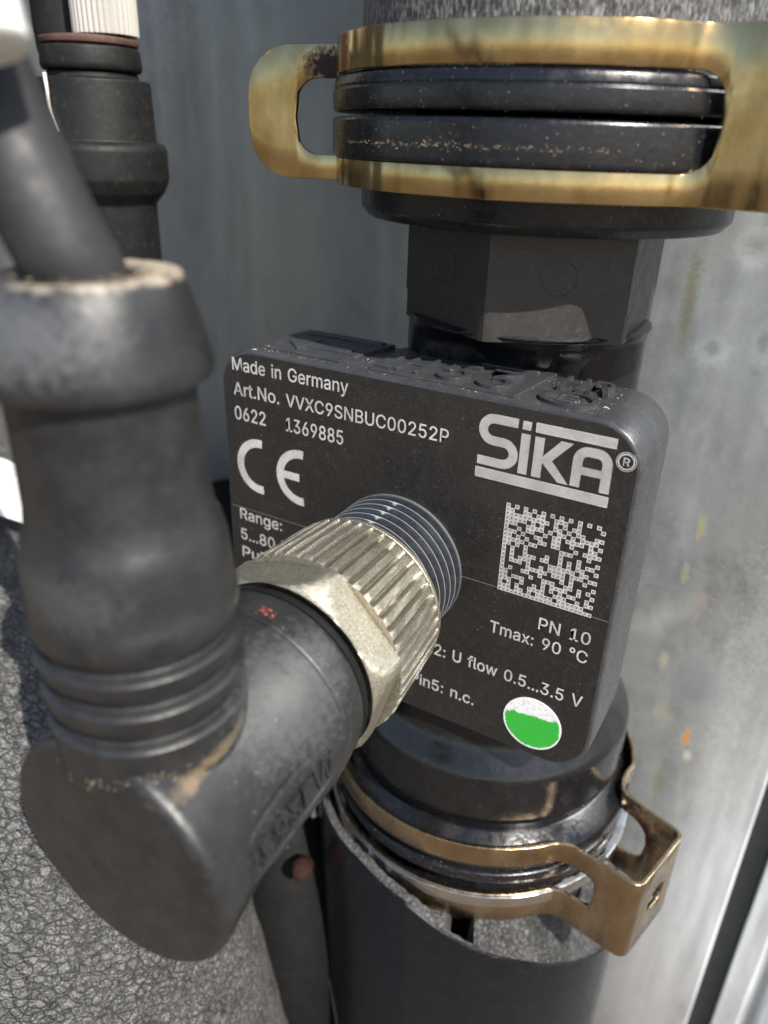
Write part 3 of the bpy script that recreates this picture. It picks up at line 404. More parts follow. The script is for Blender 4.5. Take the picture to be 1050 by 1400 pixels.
 'g': (425, "293,-141 252,-153 207,-157 167,-154 132,-145 102,-132 78,-115 59,-94 42,-67 103,-33 115,-49 126,-62 139,-73 157,-83 179,-89 207,-91 247,-86 278,-70 298,-44 305,-5 305,62 309,62 303,52 291,37 275,23 255,10 228,2 195,-1 150,4 110,21 76,49 50,87 33,135 28,191 33,247 50,296 75,336 109,366 150,384 196,390 229,387 256,378 277,365 293,350 304,335 311,325 307,325 307,385 378,385 378,-9 373,-56 355,-93 328,-122 149,81 174,69 205,65 235,69 260,80 280,98 294,123 303,155 306,193 303,230 295,262 280,288 260,307 235,320 205,324 174,319 149,307 129,286 114,260 105,228 102,193 105,156 114,125 129,100", "38,40,39 38,41,40 46,48,47 46,45,48 45,49,48 37,41,38 37,42,41 36,42,37 36,43,42 36,44,43 35,68,36 68,67,36 67,44,36 67,45,44 67,66,45 66,65,45 65,64,45 64,63,45 63,49,45 35,69,68 35,70,69 34,70,35 34,71,70 62,49,63 34,72,71 33,72,34 61,49,62 33,73,72 60,49,61 33,74,73 32,74,33 32,75,74 59,49,60 31,75,32 31,76,75 58,49,59 31,53,76 57,21,58 21,49,58 30,53,31 30,54,53 56,21,57 30,55,54 55,21,56 30,20,55 20,21,55 30,22,20 22,19,20 22,49,21 30,23,22 19,49,22 29,23,30 29,24,23 29,25,24 28,25,29 28,26,25 27,26,28 18,49,19 18,50,49 8,10,9 17,50,18 8,11,10 17,51,50 8,12,11 7,12,8 16,51,17 7,13,12 7,14,13 15,51,16 7,15,14 7,51,15 7,52,51 6,52,7 5,52,6 5,0,52 4,0,5 4,1,0 3,1,4 3,2,1"),
 'i': (167, "118,450 102,440 84,437 65,440 50,450 39,465 35,483 39,501 50,516 65,526 84,530 102,526 118,516 129,501 132,483 129,465 120,-6 47,-6 47,385 120,385", "17,19,18 17,16,19 9,11,10 9,12,11 8,12,9 8,13,12 7,13,8 6,13,7 6,14,13 5,14,6 5,15,14 4,15,5 4,0,15 3,0,4 3,1,0 2,1,3"),
 'l': (189, "162,-7 151,-8 139,-8 99,-3 69,16 52,45 47,84 47,515 120,515 120,99 121,78 125,66 132,60 147,58 154,58 160,59 164,59 174,61 188,-2 173,-5", "6,8,7 6,9,8 6,10,9 5,10,6 5,11,10 5,12,11 16,18,17 5,13,12 15,18,16 14,18,15 13,18,14 5,18,13 4,18,5 3,18,4 3,19,18 2,19,3 2,0,19 2,1,0"),
 'm': (610, "120,-6 47,-6 47,385 118,385 118,289 99,289 112,326 128,350 147,368 170,382 194,390 219,392 259,385 291,365 314,334 329,289 304,289 317,324 333,347 353,366 378,380 406,389 437,392 470,388 500,377 526,358 546,331 559,297 563,255 563,-6 490,-6 490,253 484,287 468,308 446,320 418,324 396,322 377,314 362,303 351,287 344,269 341,247 341,-6 268,-6 268,259 263,286 249,307 227,320 199,324 179,322 160,315 144,303 131,286 123,265 120,238", "10,12,11 21,23,22 9,12,10 20,23,21 20,24,23 9,13,12 1,5,2 5,3,2 5,6,3 6,4,3 8,13,9 19,24,20 19,25,24 7,13,8 18,25,19 7,14,13 18,26,25 6,14,7 17,26,18 6,17,14 17,15,14 17,35,26 35,34,26 34,27,26 4,50,6 50,49,6 49,48,6 48,17,6 17,36,35 47,17,48 47,16,17 15,37,17 37,36,17 33,27,34 46,16,47 4,51,50 15,38,37 32,27,33 45,16,46 4,52,51 15,39,38 32,28,27 1,4,5 1,53,4 53,52,4 45,15,16 45,39,15 45,40,39 31,28,32 44,40,45 44,41,40 1,54,53 43,41,44 31,29,28 30,29,31 43,42,41 1,0,54"),
 'n': (410, "132,280 123,256 120,226 120,-6 47,-6 47,385 118,385 118,281 93,281 119,336 149,367 185,385 227,390 265,386 298,374 325,353 346,324 359,286 363,241 363,-6 290,-6 290,235 284,273 268,300 243,317 210,323 185,320 164,312 146,299", "11,13,12 11,14,13 4,8,5 8,6,5 8,7,6 10,14,11 10,15,14 9,15,10 9,16,15 8,27,9 27,26,9 26,25,9 25,16,9 25,24,16 24,17,16 23,17,24 8,28,27 22,17,23 8,0,28 22,18,17 4,1,8 1,0,8 21,18,22 4,2,1 21,19,18 20,19,21 4,3,2"),
 'o': (415, "302,11 258,-8 207,-14 157,-8 114,11 78,42 51,82 34,131 28,187 34,244 51,294 78,334 114,365 157,384 207,390 258,384 302,365 338,334 365,294 382,244 387,187 382,131 365,82 338,42 149,71 175,57 207,52 240,57 267,71 287,92 301,120 310,152 313,187 310,223 301,256 287,284 267,305 240,319 207,324 175,319 149,305 129,284 114,256 105,223 102,187 105,152 114,120 129,92", "13,15,14 13,16,15 12,16,13 12,17,16 11,17,12 11,38,17 38,37,17 37,18,17 10,39,11 39,38,11 10,40,39 36,18,37 10,41,40 35,18,36 9,41,10 35,19,18 9,42,41 34,19,35 9,43,42 33,19,34 8,43,9 33,20,19 8,44,43 32,20,33 8,45,44 31,20,32 31,21,20 7,45,8 7,46,45 30,21,31 30,22,21 6,46,7 29,22,30 6,47,46 28,22,29 6,24,47 28,23,22 5,24,6 27,23,28 5,25,24 26,23,27 5,26,25 5,23,26 4,23,5 4,0,23 3,0,4 3,1,0 2,1,3"),
 'r': (259, "120,-6 47,-6 47,385 118,385 118,327 112,327 125,351 149,372 179,386 213,391 221,391 229,390 238,390 249,389 249,315 238,317 229,318 218,319 207,320 183,317 162,309 144,297 131,280 123,260 120,237", "8,10,9 8,11,10 8,12,11 8,13,12 8,14,13 7,14,8 1,3,2 1,5,3 5,4,3 6,14,7 5,17,6 17,16,6 16,15,6 15,14,6 1,23,5 23,22,5 22,21,5 21,20,5 20,19,5 19,18,5 18,17,5 1,24,23 1,0,24"),
 's': (365, "262,1 225,-10 182,-14 144,-11 110,-2 81,13 57,34 40,61 28,99 98,113 110,83 128,65 151,55 181,51 215,55 241,67 257,84 262,103 259,118 250,131 234,142 210,149 148,164 101,180 68,204 47,235 41,274 46,306 60,335 83,358 113,376 148,387 187,390 224,387 256,378 283,363 304,343 319,319 332,286 265,270 253,294 239,311 218,323 187,326 158,323 135,312 120,296 115,277 118,261 128,248 146,237 173,229 231,215 277,199 311,176 331,145 337,107 332,73 317,44 294,19", "31,33,32 31,34,33 30,34,31 30,35,34 29,35,30 29,36,35 28,36,29 28,37,36 27,44,28 44,43,28 43,37,28 42,37,43 27,45,44 41,37,42 41,38,37 27,46,45 40,38,41 26,46,27 26,47,46 39,38,40 26,48,47 25,48,26 25,49,48 25,50,49 25,51,50 24,51,25 24,52,51 24,53,52 23,53,24 23,54,53 22,54,23 22,55,54 21,55,22 20,55,21 20,56,55 19,56,20 18,56,19 17,56,18 8,10,9 17,57,56 16,57,17 7,10,8 15,57,16 7,11,10 15,58,57 14,58,15 7,12,11 6,12,7 13,58,14 6,13,12 6,58,13 6,59,58 5,59,6 5,0,59 4,0,5 4,1,0 3,1,4 3,2,1"),
 't': (227, "0,385 210,385 210,321 0,321 59,92 59,477 132,477 132,98 134,78 141,65 152,58 171,56 177,56 184,57 193,58 206,60 220,-3 204,-7 193,-9 180,-10 168,-10 123,-4 88,17 66,50", "4,6,5 4,7,6 3,1,0 3,2,1 4,8,7 23,8,4 23,9,8 23,10,9 14,16,15 23,11,10 13,16,14 12,16,13 11,16,12 23,16,11 22,16,23 21,16,22 21,17,16 20,17,21 20,18,17 20,19,18"),
 'u': (410, "261,12 224,-5 182,-11 145,-7 112,5 84,26 64,56 51,94 47,139 47,385 120,385 120,145 125,107 141,79 167,62 200,56 225,59 246,67 264,81 278,100 287,124 290,153 290,385 363,385 363,-6 292,-6 292,98 317,98 291,43", "8,10,9 8,11,10 21,23,22 21,27,23 27,24,23 20,27,21 8,12,11 7,12,8 19,27,20 7,13,12 18,26,19 26,27,19 18,28,26 28,25,26 28,24,27 6,13,7 17,28,18 6,14,13 16,28,17 6,15,14 15,28,16 6,28,15 5,28,6 5,0,28 25,24,28 4,0,5 4,1,0 3,1,4 3,2,1"),
 'w': (567, "203,-6 133,-6 14,385 92,385 139,215 149,179 160,138 170,93 183,35 158,35 169,91 180,136 190,177 200,215 247,385 321,385 367,215 377,178 387,137 398,92 410,35 384,35 396,92 407,137 418,178 428,215 475,385 553,385 434,-6 364,-6 313,170 306,197 299,223 292,251 285,279 278,307 269,344 298,344 290,308 283,279 275,251 268,223 261,196 254,170", "1,3,2 1,4,3 13,36,14 36,15,14 36,37,15 37,16,15 25,27,26 25,28,27 13,35,36 38,16,37 39,34,38 34,16,38 13,39,35 39,34,35 13,40,39 33,16,34 32,16,33 13,41,40 31,16,32 13,42,41 1,5,4 24,28,25 12,42,13 31,17,16 30,17,31 12,43,42 1,6,5 30,18,17 23,28,24 11,43,12 29,18,30 11,0,43 1,10,6 10,7,6 29,22,18 22,19,18 22,19,23 19,28,23 10,7,11 7,0,11 8,0,7 20,28,19 29,21,22 1,9,10 1,8,9 1,0,8 29,20,21 29,28,20"),
 'x': (379, "95,-6 9,-6 178,238 177,152 17,385 103,385 153,309 170,282 184,256 198,232 218,200 165,200 184,232 197,256 211,282 228,309 278,385 363,385 203,149 203,233 369,-6 284,-6 226,82 209,108 195,133 181,156 162,188 215,188 196,156 184,133 170,108 153,82", "3,26,4 26,5,4 26,6,5 15,17,16 15,10,17 10,27,17 27,18,17 14,10,15 26,7,6 26,11,7 11,2,7 2,8,7 13,10,14 2,9,8 12,19,13 19,10,13 1,11,2 11,3,2 12,18,19 10,20,19 11,18,12 1,26,11 26,3,11 18,10,11 18,27,10 27,20,10 1,25,26 28,20,27 29,24,28 24,20,28 1,29,25 29,24,25 1,30,29 23,20,24 1,31,30 22,20,23 21,20,22 1,0,31"),
 'y': (389, "64,-149 53,-147 40,-143 57,-79 72,-81 89,-84 103,-83 115,-79 126,-70 136,-55 145,-33 156,-1 9,385 89,385 171,157 183,122 193,88 202,55 214,15 176,15 187,55 197,89 207,123 218,157 301,385 380,385 210,-60 197,-88 181,-111 163,-129 142,-141 118,-149 92,-151 77,-151", "11,13,12 11,14,13 23,25,24 23,18,25 18,26,25 11,15,14 22,18,23 21,18,22 11,16,15 20,17,21 17,18,21 11,20,16 20,17,16 11,19,20 11,18,19 11,26,18 10,26,11 9,26,10 8,26,9 8,27,26 7,27,8 6,27,7 2,4,3 2,5,4 5,27,6 2,27,5 2,28,27 2,29,28 2,30,29 2,31,30 1,31,2 0,31,1 0,32,31 33,32,0"),
 '°': (316, "219,293 190,281 158,277 127,281 98,293 73,312 54,337 41,366 37,397 41,429 54,459 73,483 97,502 126,515 158,519 190,515 219,502 243,483 262,458 275,429 279,397 275,366 262,337 243,312 129,348 143,342 158,340 173,342 187,348 199,357 208,369 214,382 216,397 214,413 208,427 199,438 187,448 173,454 158,456 143,454 129,448 117,438 108,427 103,413 101,397 103,382 108,369 117,357", "13,15,14 12,15,13 12,16,15 11,16,12 11,17,16 10,17,11 10,18,17 9,39,10 39,38,10 38,18,10 38,37,18 37,19,18 36,19,37 9,40,39 35,19,36 9,41,40 9,42,41 34,19,35 8,42,9 34,20,19 8,43,42 33,20,34 8,44,43 32,20,33 31,20,32 8,45,44 31,21,20 7,45,8 30,21,31 7,46,45 29,21,30 7,47,46 29,22,21 6,47,7 6,24,47 28,22,29 6,25,24 27,22,28 6,26,25 26,22,27 6,22,26 6,23,22 5,23,6 5,0,23 4,0,5 4,1,0 3,1,4 3,2,1"),
}
def text_mesh(s, extr=0.0, bold=0.0, spacing=1.0):
    V = []; F = []; x = 0
    for ch in s:
        if ch == ' ': x += 270; continue
        adv, vs, fs = GLYPHS[ch]; i = len(V)
        V += [Vector(((int(a) + x) / 1000, int(b) / 1000, 0)) for a, b in (p.split(',') for p in vs.split())]
        F += [tuple(int(k) + i for k in f.split(',')) for f in fs.split()]; x += adv * spacing
    if extr:
        bm = bmesh.new(); vv = [bm.verts.new(v) for v in V]; ff = [bm.faces.new([vv[k] for k in f]) for f in F]
        for v in vv: v.co.z = -extr
        r = bmesh.ops.extrude_face_region(bm, geom=ff)
        for g in r['geom']:
            if isinstance(g, bmesh.types.BMVert): g.co.z = extr
        bm.verts.index_update(); V = [v.co.copy() for v in bm.verts]; F = [tuple(v.index for v in f.verts) for f in bm.faces]; bm.free()
    return V, F
def face_text(name, s, x0, x1, base, cap, mat, parent, y=-.05, bold=.0, spacing=1.0):
    """flat etched line on the housing face: left edge x0, right edge x1, baseline, capital height"""
    V, F = text_mesh(s, 0, bold, spacing)
    a = min(v.x for v in V); b = max(v.x for v in V); k = (x1 - x0) / (b - a) if x1 else cap / .522
    kz = cap / .522
    V = [(x0 + (v.x - a) * k, y, base + v.y * kz) for v in V]
    return build(name, V, F, mat, parent, False)
def plate(name, outline, mat, parent, y0, y1, holes=False):
    n = len(outline); V = [(x, y0, z) for x, z in outline] + [(x, y1, z) for x, z in outline]
    F = [tuple(range(n)), tuple(range(2 * n - 1, n - 1, -1))] + [(k, k + n, (k + 1) % n + n, (k + 1) % n) for k in range(n)]
    return build(name, V, F, mat, parent, False)

# ------------------------------------------------------------------ setting
def sheet(name, pts, mat, kind=None):
    o = build(name, pts, [(0, 1, 2, 3)], mat, None, False); o['kind'] = 'structure'; return o
G = 90000
sheet('ground', [(-G, -G, -900), (G, -G, -900), (G, G, -900), (-G, G, -900)], soil())
# folded galvanised panel: flat back, deep vertical groove, second flange
panel = thing('metal_panel', 'weathered galvanised steel panel with rust spots behind the pipe', 'metal panel', (0, 52, -330))
def fold(name, plan, z0, z1, parent):
    V = []; F = []
    for x, y in plan: V += [(x, y, z0), (x, y, z1)]
    for i in range(len(plan) - 1): F.append((2 * i, 2 * i + 1, 2 * i + 3, 2 * i + 2))
    o = build(name, V, F, GALV, parent, False)
    s = o.modifiers.new('gauge', 'SOLIDIFY'); s.thickness = .3 * S; s.offset = 1
    b = o.modifiers.new('fold', 'BEVEL'); b.width = .12 * S; b.segments = 3; b.limit_method = 'ANGLE'
    return o
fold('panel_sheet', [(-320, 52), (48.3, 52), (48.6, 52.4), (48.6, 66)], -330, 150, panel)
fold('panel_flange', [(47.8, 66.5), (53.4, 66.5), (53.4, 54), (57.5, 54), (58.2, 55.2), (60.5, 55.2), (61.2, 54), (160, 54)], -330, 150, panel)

DARK_WALL = plastic('added_wall_black', (.009, .009, .009), .8, .004, .1, .2, .5)
fold_l = build('added_dark_wall', [(x, y, z) for x in (-152, -148) for y in (52.5, -45) for z in (-330, 150)], [(0, 1, 3, 2), (4, 6, 7, 5), (0, 2, 6, 4), (1, 5, 7, 3), (2, 3, 7, 6), (0, 4, 5, 1)], DARK_WALL, panel, False)  # unseen wall added at left to darken reflections in the panel
build('groove_shade_strip', [(x, y, z) for x in (48.8, 53.2) for y in (56.2, 66.2) for z in (-330, 150)], [(0, 1, 3, 2), (4, 6, 7, 5), (0, 2, 6, 4), (1, 5, 7, 3), (2, 3, 7, 6), (0, 4, 5, 1)], plastic('groove_shade_grey', (.035, .036, .038), .6, .0, .2, .2, .2), panel, False, bevel=.6)  # dark strip added so the panel groove reads as shade
# ------------------------------------------------------------------ flow sensor
AX = Vector((6.0, 20.5, 0))
sensor = thing('flow_sensor', 'black plastic flow sensor with etched face, round threaded socket and hexagonal neck', 'flow sensor', (6, 20.5, -42))
# housing box
loops = []
for y, ins in ((0, .42), (.10, .17), (.42, 0), (6, -.05), (12.4, .1), (12.85, .3), (13, .6)):
    loops.append([(x, y, z) for x, z in rrect(26.65 - ins, 22.03 - ins, 5.0 - ins * .5, 12)])
housing = prism('housing', loops, HOUSE, sensor, True, 40)
fl = rrect(26.18, 21.56, 4.7, 12)
facep = plate('face_panel', fl, FACE, housing, -.03, .3)
# the seam line across the face
seam = plate('seam_line', [(-26.1, -.04), (26.1, -.04), (26.1, .015), (-26.1, .015)], SEAM, housing, -.045, .1)
for (x0, x1, b, c, s) in ((-24.7, -7.35, 19.17, 1.66, 'Made in Germany'), (-24.7, -17.45, 15.95, 1.7, 'Art.No.'), (-16.4, 5.8, 15.93, 1.62, 'VVXC9SNBUC00252P'),
                          (-24.7, -19.7, 12.68, 1.8, '0622'), (-16.5, -8.0, 12.7, 1.8, '1369885'), (-24.75, -17.6, -1.75, 1.66, 'Range:'), (-24.8, -17.3, -4.9, 1.7, '5...80 l'),
                          (-24.7, -19.6, -7.7, 1.7, 'Puls'), (-24.6, -23.3, -10.3, 1.7, '2'), (18.65, 24.65, -3.7, 1.6, 'PN 10'), (12.9, 24.65, -6.2, 1.6, 'Tmax: 90 \u00b0C'),
                          (3.1, 24.95, -12.3, 1.66, 'Pin2: U flow 0.5...3.5 V'), (2.9, 11.85, -17.85, 1.66, 'Pin5: n.c.')):
    face_text('lettering', s, x0, x1, b, c, ETCH, sensor)
# CE mark
def ring_seg(cx, cz, ro, ri, a0, a1, n=28):
    return [(cx + ro * math.cos(R(a0 + (a1 - a0) * k / n)), cz + ro * math.sin(R(a0 + (a1 - a0) * k / n))) for k in range(n + 1)] + \
           [(cx + ri * math.cos(R(a1 + (a0 - a1) * k / n)), cz + ri * math.sin(R(a1 + (a0 - a1) * k / n))) for k in range(n + 1)]
def outline_mesh(polys, y=-.05):
    V = []; F = []
    for p in polys:
        i = len(V); V += [(x, y, z) for x, z in p]; F.append(tuple(range(i, i + len(p))))
    return V, F
def band(pa, wd, close=False):
    """quads along a stroked polyline -> list of polygons"""
    P = [Vector(p) for p in pa]; L = []; Rr = []
    for i, p in enumerate(P):
        a = (P[i] - P[i - 1]).normalized() if i else None; b = (P[i + 1] - P[i]).normalized() if i < len(P) - 1 else None
        t = ((a or b) + (b or a)); t = t.normalized(); nn = Vector((-t.y, t.x)); k = 1 / max(.5, nn.dot(Vector((-(b or a).y, (b or a).x))))
        L.append(p + nn * wd / 2 * k); Rr.append(p - nn * wd / 2 * k)
    return [[tuple(L[i]), tuple(L[i + 1]), tuple(Rr[i + 1]), tuple(Rr[i])] for i in range(len(P) - 1)]
def arc(cx, cz, r, a0, a1, n=10): return [(cx + r * math.cos(R(a0 + (a1 - a0) * k / n)), cz + r * math.sin(R(a0 + (a1 - a0) * k / n))) for k in range(n + 1)]
CEc = band(arc(-20.9, 6.72, 3.25, 82, 278, 40), 1.12)
V, F = outline_mesh(CEc); build('ce_letter', V, F, ETCH, sensor, False, merge=True)
CEe = band(arc(-14.4, 6.72, 3.25, 82, 278, 40), 1.12) + [[(-17.3, 6.2), (-14.6, 6.2), (-14.6, 7.25), (-17.3, 7.25)]]
V, F = outline_mesh(CEe[:-1]); V2, F2 = outline_mesh(CEe[-1:], -.053); build('ce_letter', V + V2, F + [tuple(i + len(V) for i in f) for f in F2], ETCH, sensor, False, merge=True)
# maker's word mark: hatched letters between two bars
W = 1.02
logo = []
logo += band([(13.62, 19.85)] + arc(11.0, 18.63, 1.22, 90, 270, 10) + arc(12.2, 16.2, 1.21, 90, -90, 10) + [(9.36, 15.0)], W)
logo += [[(14.08, 19.35), (15.02, 19.35), (15.06, 20.3), (14.1, 20.3)], [(14.06, 14.45), (15.06, 14.45), (15.06, 18.92), (14.06, 18.92)]]
logo += [[(15.58, 14.45), (16.6, 14.45), (16.6, 18.9), (15.58, 18.9)], [(16.6, 16.9), (18.35, 18.95), (19.65, 18.95), (17.62, 16.62)], [(16.6, 16.9), (17.62, 16.62), (19.62, 14.42), (18.45, 14.42), (16.6, 16.2)]]
logo += band([(20.27, 14.45), (20.27, 17.3)] + arc(21.35, 17.35, 1.08, 178, 92, 8) + arc(22.2, 17.35, 1.08, 88, 2, 8) + [(23.33, 14.42)], W) + [[(20.78, 15.9), (22.82, 15.9), (22.82, 16.75), (20.78, 16.75)]]
logo += [[(15.58, 19.38), (23.82, 19.36), (23.82, 20.34), (15.58, 20.34)], [(9.3, 13.0), (23.86, 13.0), (23.86, 14.1), (9.3, 14.1)]]
V, F = outline_mesh(logo); build('word_mark', V, F, ETCH_H, sensor, False)
ol = []
for p in logo[-2:]: ol += band(p + [p[0]], .09)
V, F = outline_mesh(ol, -.058); build('word_mark_outline', V, F, ETCH, sensor, False)
V, F = outline_mesh(band(arc(25.0, 18.25, .78, 0, 360, 24), .15)); build('registered_ring', V, F, ETCH, sensor, False)
V, F = outline_mesh(band(arc(25.0, 18.25, .98, 0, 360, 24), .07)); build('registered_ring', V, F, ETCH, sensor, False)
face_text('registered_letter', 'R', 24.7, 25.35, 17.82, .85, ETCH, sensor)
# matrix code of 22 x 22 small squares: solid left and bottom edges, broken top and right edges
rr = random.Random(11); V = []; F = []
for r_ in range(22):
    for c_ in range(22):
        on = c_ == 0 or r_ == 21 or (r_ == 0 and c_ % 2 == 0) or (c_ == 21 and r_ % 2 == 1) or (0 < r_ < 21 and 0 < c_ < 21 and rr.random() < .53)
        if not on: continue
        x = DMX + c_ * .5; z = DMZ + 11.0 - (r_ + 1) * .5; i = len(V)
        V += [(x + .01, -.05, z + .01), (x + .49, -.05, z + .01), (x + .49, -.05, z + .49), (x + .01, -.05, z + .49)]; F.append((i, i + 1, i + 2, i + 3))
build('matrix_code', V, F, ETCH_C, sensor, False)
# dot sticker
st = [(19.55 + 3.66 * math.cos(R(a)), -17.1 + 3.66 * math.sin(R(a))) for a in range(0, 360, 6)]
o = plate('dot_sticker', st, STICK, sensor, -.13, -.02); o['label'] = 'half worn green and white round sticker'
# raised moulding on the top of the box
def top_text(s, x0, x1, y0, y1, h=.85):
    V, F = text_mesh(s, .5, .01); a = min(v.x for v in V); b = max(v.x for v in V); c = min(v.y for v in V); d = max(v.y for v in V)
    V = [(x0 + (v.x - a) / (b - a) * (x1 - x0), y0 + (v.y - c) / (d - c) * (y1 - y0), 21.9 + (v.z + .5) * h) for v in V]
    return build('raised_marking', V, F, HOUSE, sensor, False, bevel=.14)
def top_poly(pts, h=.6, z0=21.8):
    n = len(pts); V = [(x, y, z0) for x, y in pts] + [(x, y, z0 + h + .2) for x, y in pts]
    F = [tuple(range(n))[::-1], tuple(range(n, 2 * n))] + [(k, (k + 1) % n, (k + 1) % n + n, k + n) for k in range(n)]
    return build('raised_marking', V, F, HOUSE, sensor, False, bevel=.12)
top_poly([(-21.6, 12.3), (-22.4, 6.0), (-20.0, 1.6), (-9.6, 1.6), (-8.2, 12.3)], .38)
top_poly([(-5.6, 1.2), (12.4, 1.2), (13.2, 12.3), (-7.0, 12.3)], .30)
top_poly([(-20.0, 5.6), (-16.6, 2.6), (-16.6, 4.4), (-10.6, 4.4), (-10.6, 6.4), (-16.6, 6.4), (-16.6, 8.4)], .62)          # flow arrow
top_poly([(-20.4, 10.4), (-9.2, 10.4), (-9.2, 11.6), (-20.4, 11.6)], .66)
top_text('IH', -5.0, .4, 2.0, 8.6, .8)
top_text('53', 2.2, 11.0, 1.8, 8.4, .8)
top_poly([(-1.6, 10.3), (11.6, 10.3), (11.6, 11.1), (-1.6, 11.1)], .55)
top_text('HR', 15.0, 20.6, 6.6, 11.2, .7)
V, F = lathe_data([(2.7, 21.9), (2.7, 22.45), (2.2, 22.45), (2.2, 21.9)], (17.4, 3.4, 0), (0, 0, 1), 40, False); V = [(17.4 + (v[0] - 17.4) * 1.15, 3.4 + (v[1] - 3.4) * .85, v[2]) for v in V]
build('raised_marking', V, F, HOUSE, sensor)
top_text('E', 16.3, 18.2, 2.2, 4.6, .6)
# measuring tube: neck, hexagon, flanges
lathe('measuring_tube', rnd([(8, 27), (12.8, 26.2), (10.6, 24.2), (9.8, 22.2), (9.8, 14.2), (18.3, 13.6), (18.3, -23.0), (19.2, -26.5), (21.0, -29.2), (21.5, -30.2), (21.6, -37.4), (20.4, -39.2), (20.4, -40.0)], .9), GLOSS, sensor, AX, seg=128)
def hexr(rc, ph=32):
    ap = rc * math.cos(R(30))
    def f(r, h, th):
        if r < 0: return -r
        # polar axes of frame((0,0,1)) are x = +Y, y = -X
        ang = math.degrees(th) + 90
        k = ((ang - ph) % 60) - 30
        return min(ap / math.cos(R(k)), r)
    return f
V, F = lathe_data([(-9, 25.9), (13, 26.2), (15.25, 26.3), (15.25, 29.55), (15.6, 29.6), (15.6, 38.6)], AX, (0, 0, 1), 180, True, hexr(15.4))
hexo = build('hexagon', V, F, HEXM, sensor, True, 24)
def neck_r(r, h, th):
    # flattened towards the housing, full width across
    x, y, a = frame((0, 0, 1)); d = x * math.cos(th) + y * math.sin(th); u = d.x * .86 + d.y * .51; v = d.x * .51 - d.y * .86
    k = min(1, max(0, (26.6 - h) / 2.4)); b = r * (1 - .40 * k * (2 - k)); return r * b / math.sqrt((b * u) ** 2 + (r * v) ** 2)
lathe('neck', [(14.9, 12), (14.9, 21)] + [(14.9, 21 + .25 * k) for k in range(1, 22)] + [(14.85, 26.5), (14.7, 26.8), (14.3, 27.0), (12, 27.05)], GLOSS, sensor, AX, seg=128, rfun=neck_r)
x_, y_, a_ = frame((0, 0, 1))
for angd in (2, -58, 62):
    pass
for fa in (242, 302):                                                        # ejector-pin discs on the two facing flats
    n_ = Vector((math.cos(R(fa)), math.sin(R(fa)), 0)); ap = 15.4 * math.cos(R(30))
    lathe('ejector_mark', [(2.05, -.3), (2.05, .05), (1.85, .06), (1.8, -.02)], HEXM, hexo, AX + n_ * ap + Vector((0, 0, 33.2)), n_, 40)
lathe('upper_flange', rnd([(12, 37.9), (20.2, 37.9), (21.1, 38.9), (21.1, 43.9), (24.3, 43.95), (24.38, 44.3), (24.38, 47.5), (24.2, 47.85), (12, 47.85)], .22), RIMB, sensor, AX, seg=160)
# lower flange of the sensor, inside the lower clamp
lathe('lower_flange', rnd([(12, -39.6), (20.6, -39.7), (23.0, -41.6), (23.6, -42.2), (23.6, -43.8), (22.8, -44.2), (12, -44.2)], .3), GLOSS, sensor, AX, seg=160)
# threaded socket
prof = [(8.2, -1.0), (8.75, -.02), (8.75, .25)]
y = .55
while y < 10:
    prof += [(7.85, y), (7.85, y + .3), (8.3, y + .7), (8.62, y + .92), (8.7, y + 1.0), (8.62, y + 1.08)]; y += 1.34
prof += [(8.1, y), (6.6, y)]
def thread_mat():
    t = NT('black_thread_lit_crests')
    c = t.mix(t.ramp(t.noise(1.2, 4), [(.4, 0.0), (.75, .5)]), (.020, .022, .027), (.05, .054, .062))
    c = t.mix(t.ramp(t.voro(3.0), [(.05, .5), (.09, 0.0)]), c, (.26, .26, .27))
    c = t.mix(t.point(.53, .60), c, (.34, .355, .38))  # crests lightened to paint in the sky highlight
    return t.out(c, .27, 0, t.bump(t.noise(8, 2), .06, .05))
THREAD = thread_mat()
lathe('threaded_socket', prof, THREAD, sensor, (0, 0, -.6), (.006, -1, -.03), 128)
# grit and fibres lodged in the lettering
def grains(name, n, pos, mat, parent, s0=.05, s1=.22, long=1.0):
    V = []; F = []
    for _ in range(n):
        p = Vector(pos()); s = random.uniform(s0, s1); d = Vector((random.gauss(0, 1), random.gauss(0, 1), random.gauss(0, .4))).normalized(); e = frame(d)
        i = len(V); L = s * random.uniform(1, long)
        V += [p + d * L, p - d * L, p + e[0] * s * .6, p - e[0] * s * .5, p + e[1] * s * .6, p - e[1] * s * .5]
        F += [(i, i + 2, i + 4), (i, i + 4, i + 3), (i, i + 3, i + 5), (i, i + 5, i + 2), (i + 1, i + 4, i + 2), (i + 1, i + 3, i + 4), (i + 1, i + 5, i + 3), (i + 1, i + 2, i + 5)]
    o = build(name, V, F, mat, parent, False); o['kind'] = 'stuff'; return o
def pos_top():
    cx, cy, sx, sy = random.choice(((-17, 4, 3, 2.4), (-18, 2.5, 2.5, 1), (-3, 5, 3, 2.4), (7, 4, 3, 2.6), (18, 9, 3, 1.6), (18.5, 4, 2.4, 1.6), (0, 6, 14, 4)))
    return (max(-21.5, min(21.5, random.gauss(cx, sx))), min(12.4, max(.6, random.gauss(cy, sy))), 22.05 + random.random() * .12)
grains('grit', 520, pos_top, GRIT, sensor, .02, .10, 2.2)
grains('pale_fibres', 40, pos_top, PALE, sensor, .03, .09, 6.0)
grains('face_dust', 420, lambda: (random.uniform(-25.5, 25.8), -.07, random.uniform(-20, 20.8)), PALE, sensor, .012, .035, 1.4)
def pos_ring(z0, z1, r):
    def f():
        a = R(random.uniform(190, 330)); return (6 + r * math.cos(a), 20.5 + r * math.sin(a), random.uniform(z0, z1))
    return f
grains('flange_dust', 150, pos_ring(44.2, 51.6, 24.4), GRIT, sensor, .02, .06, 2.0)
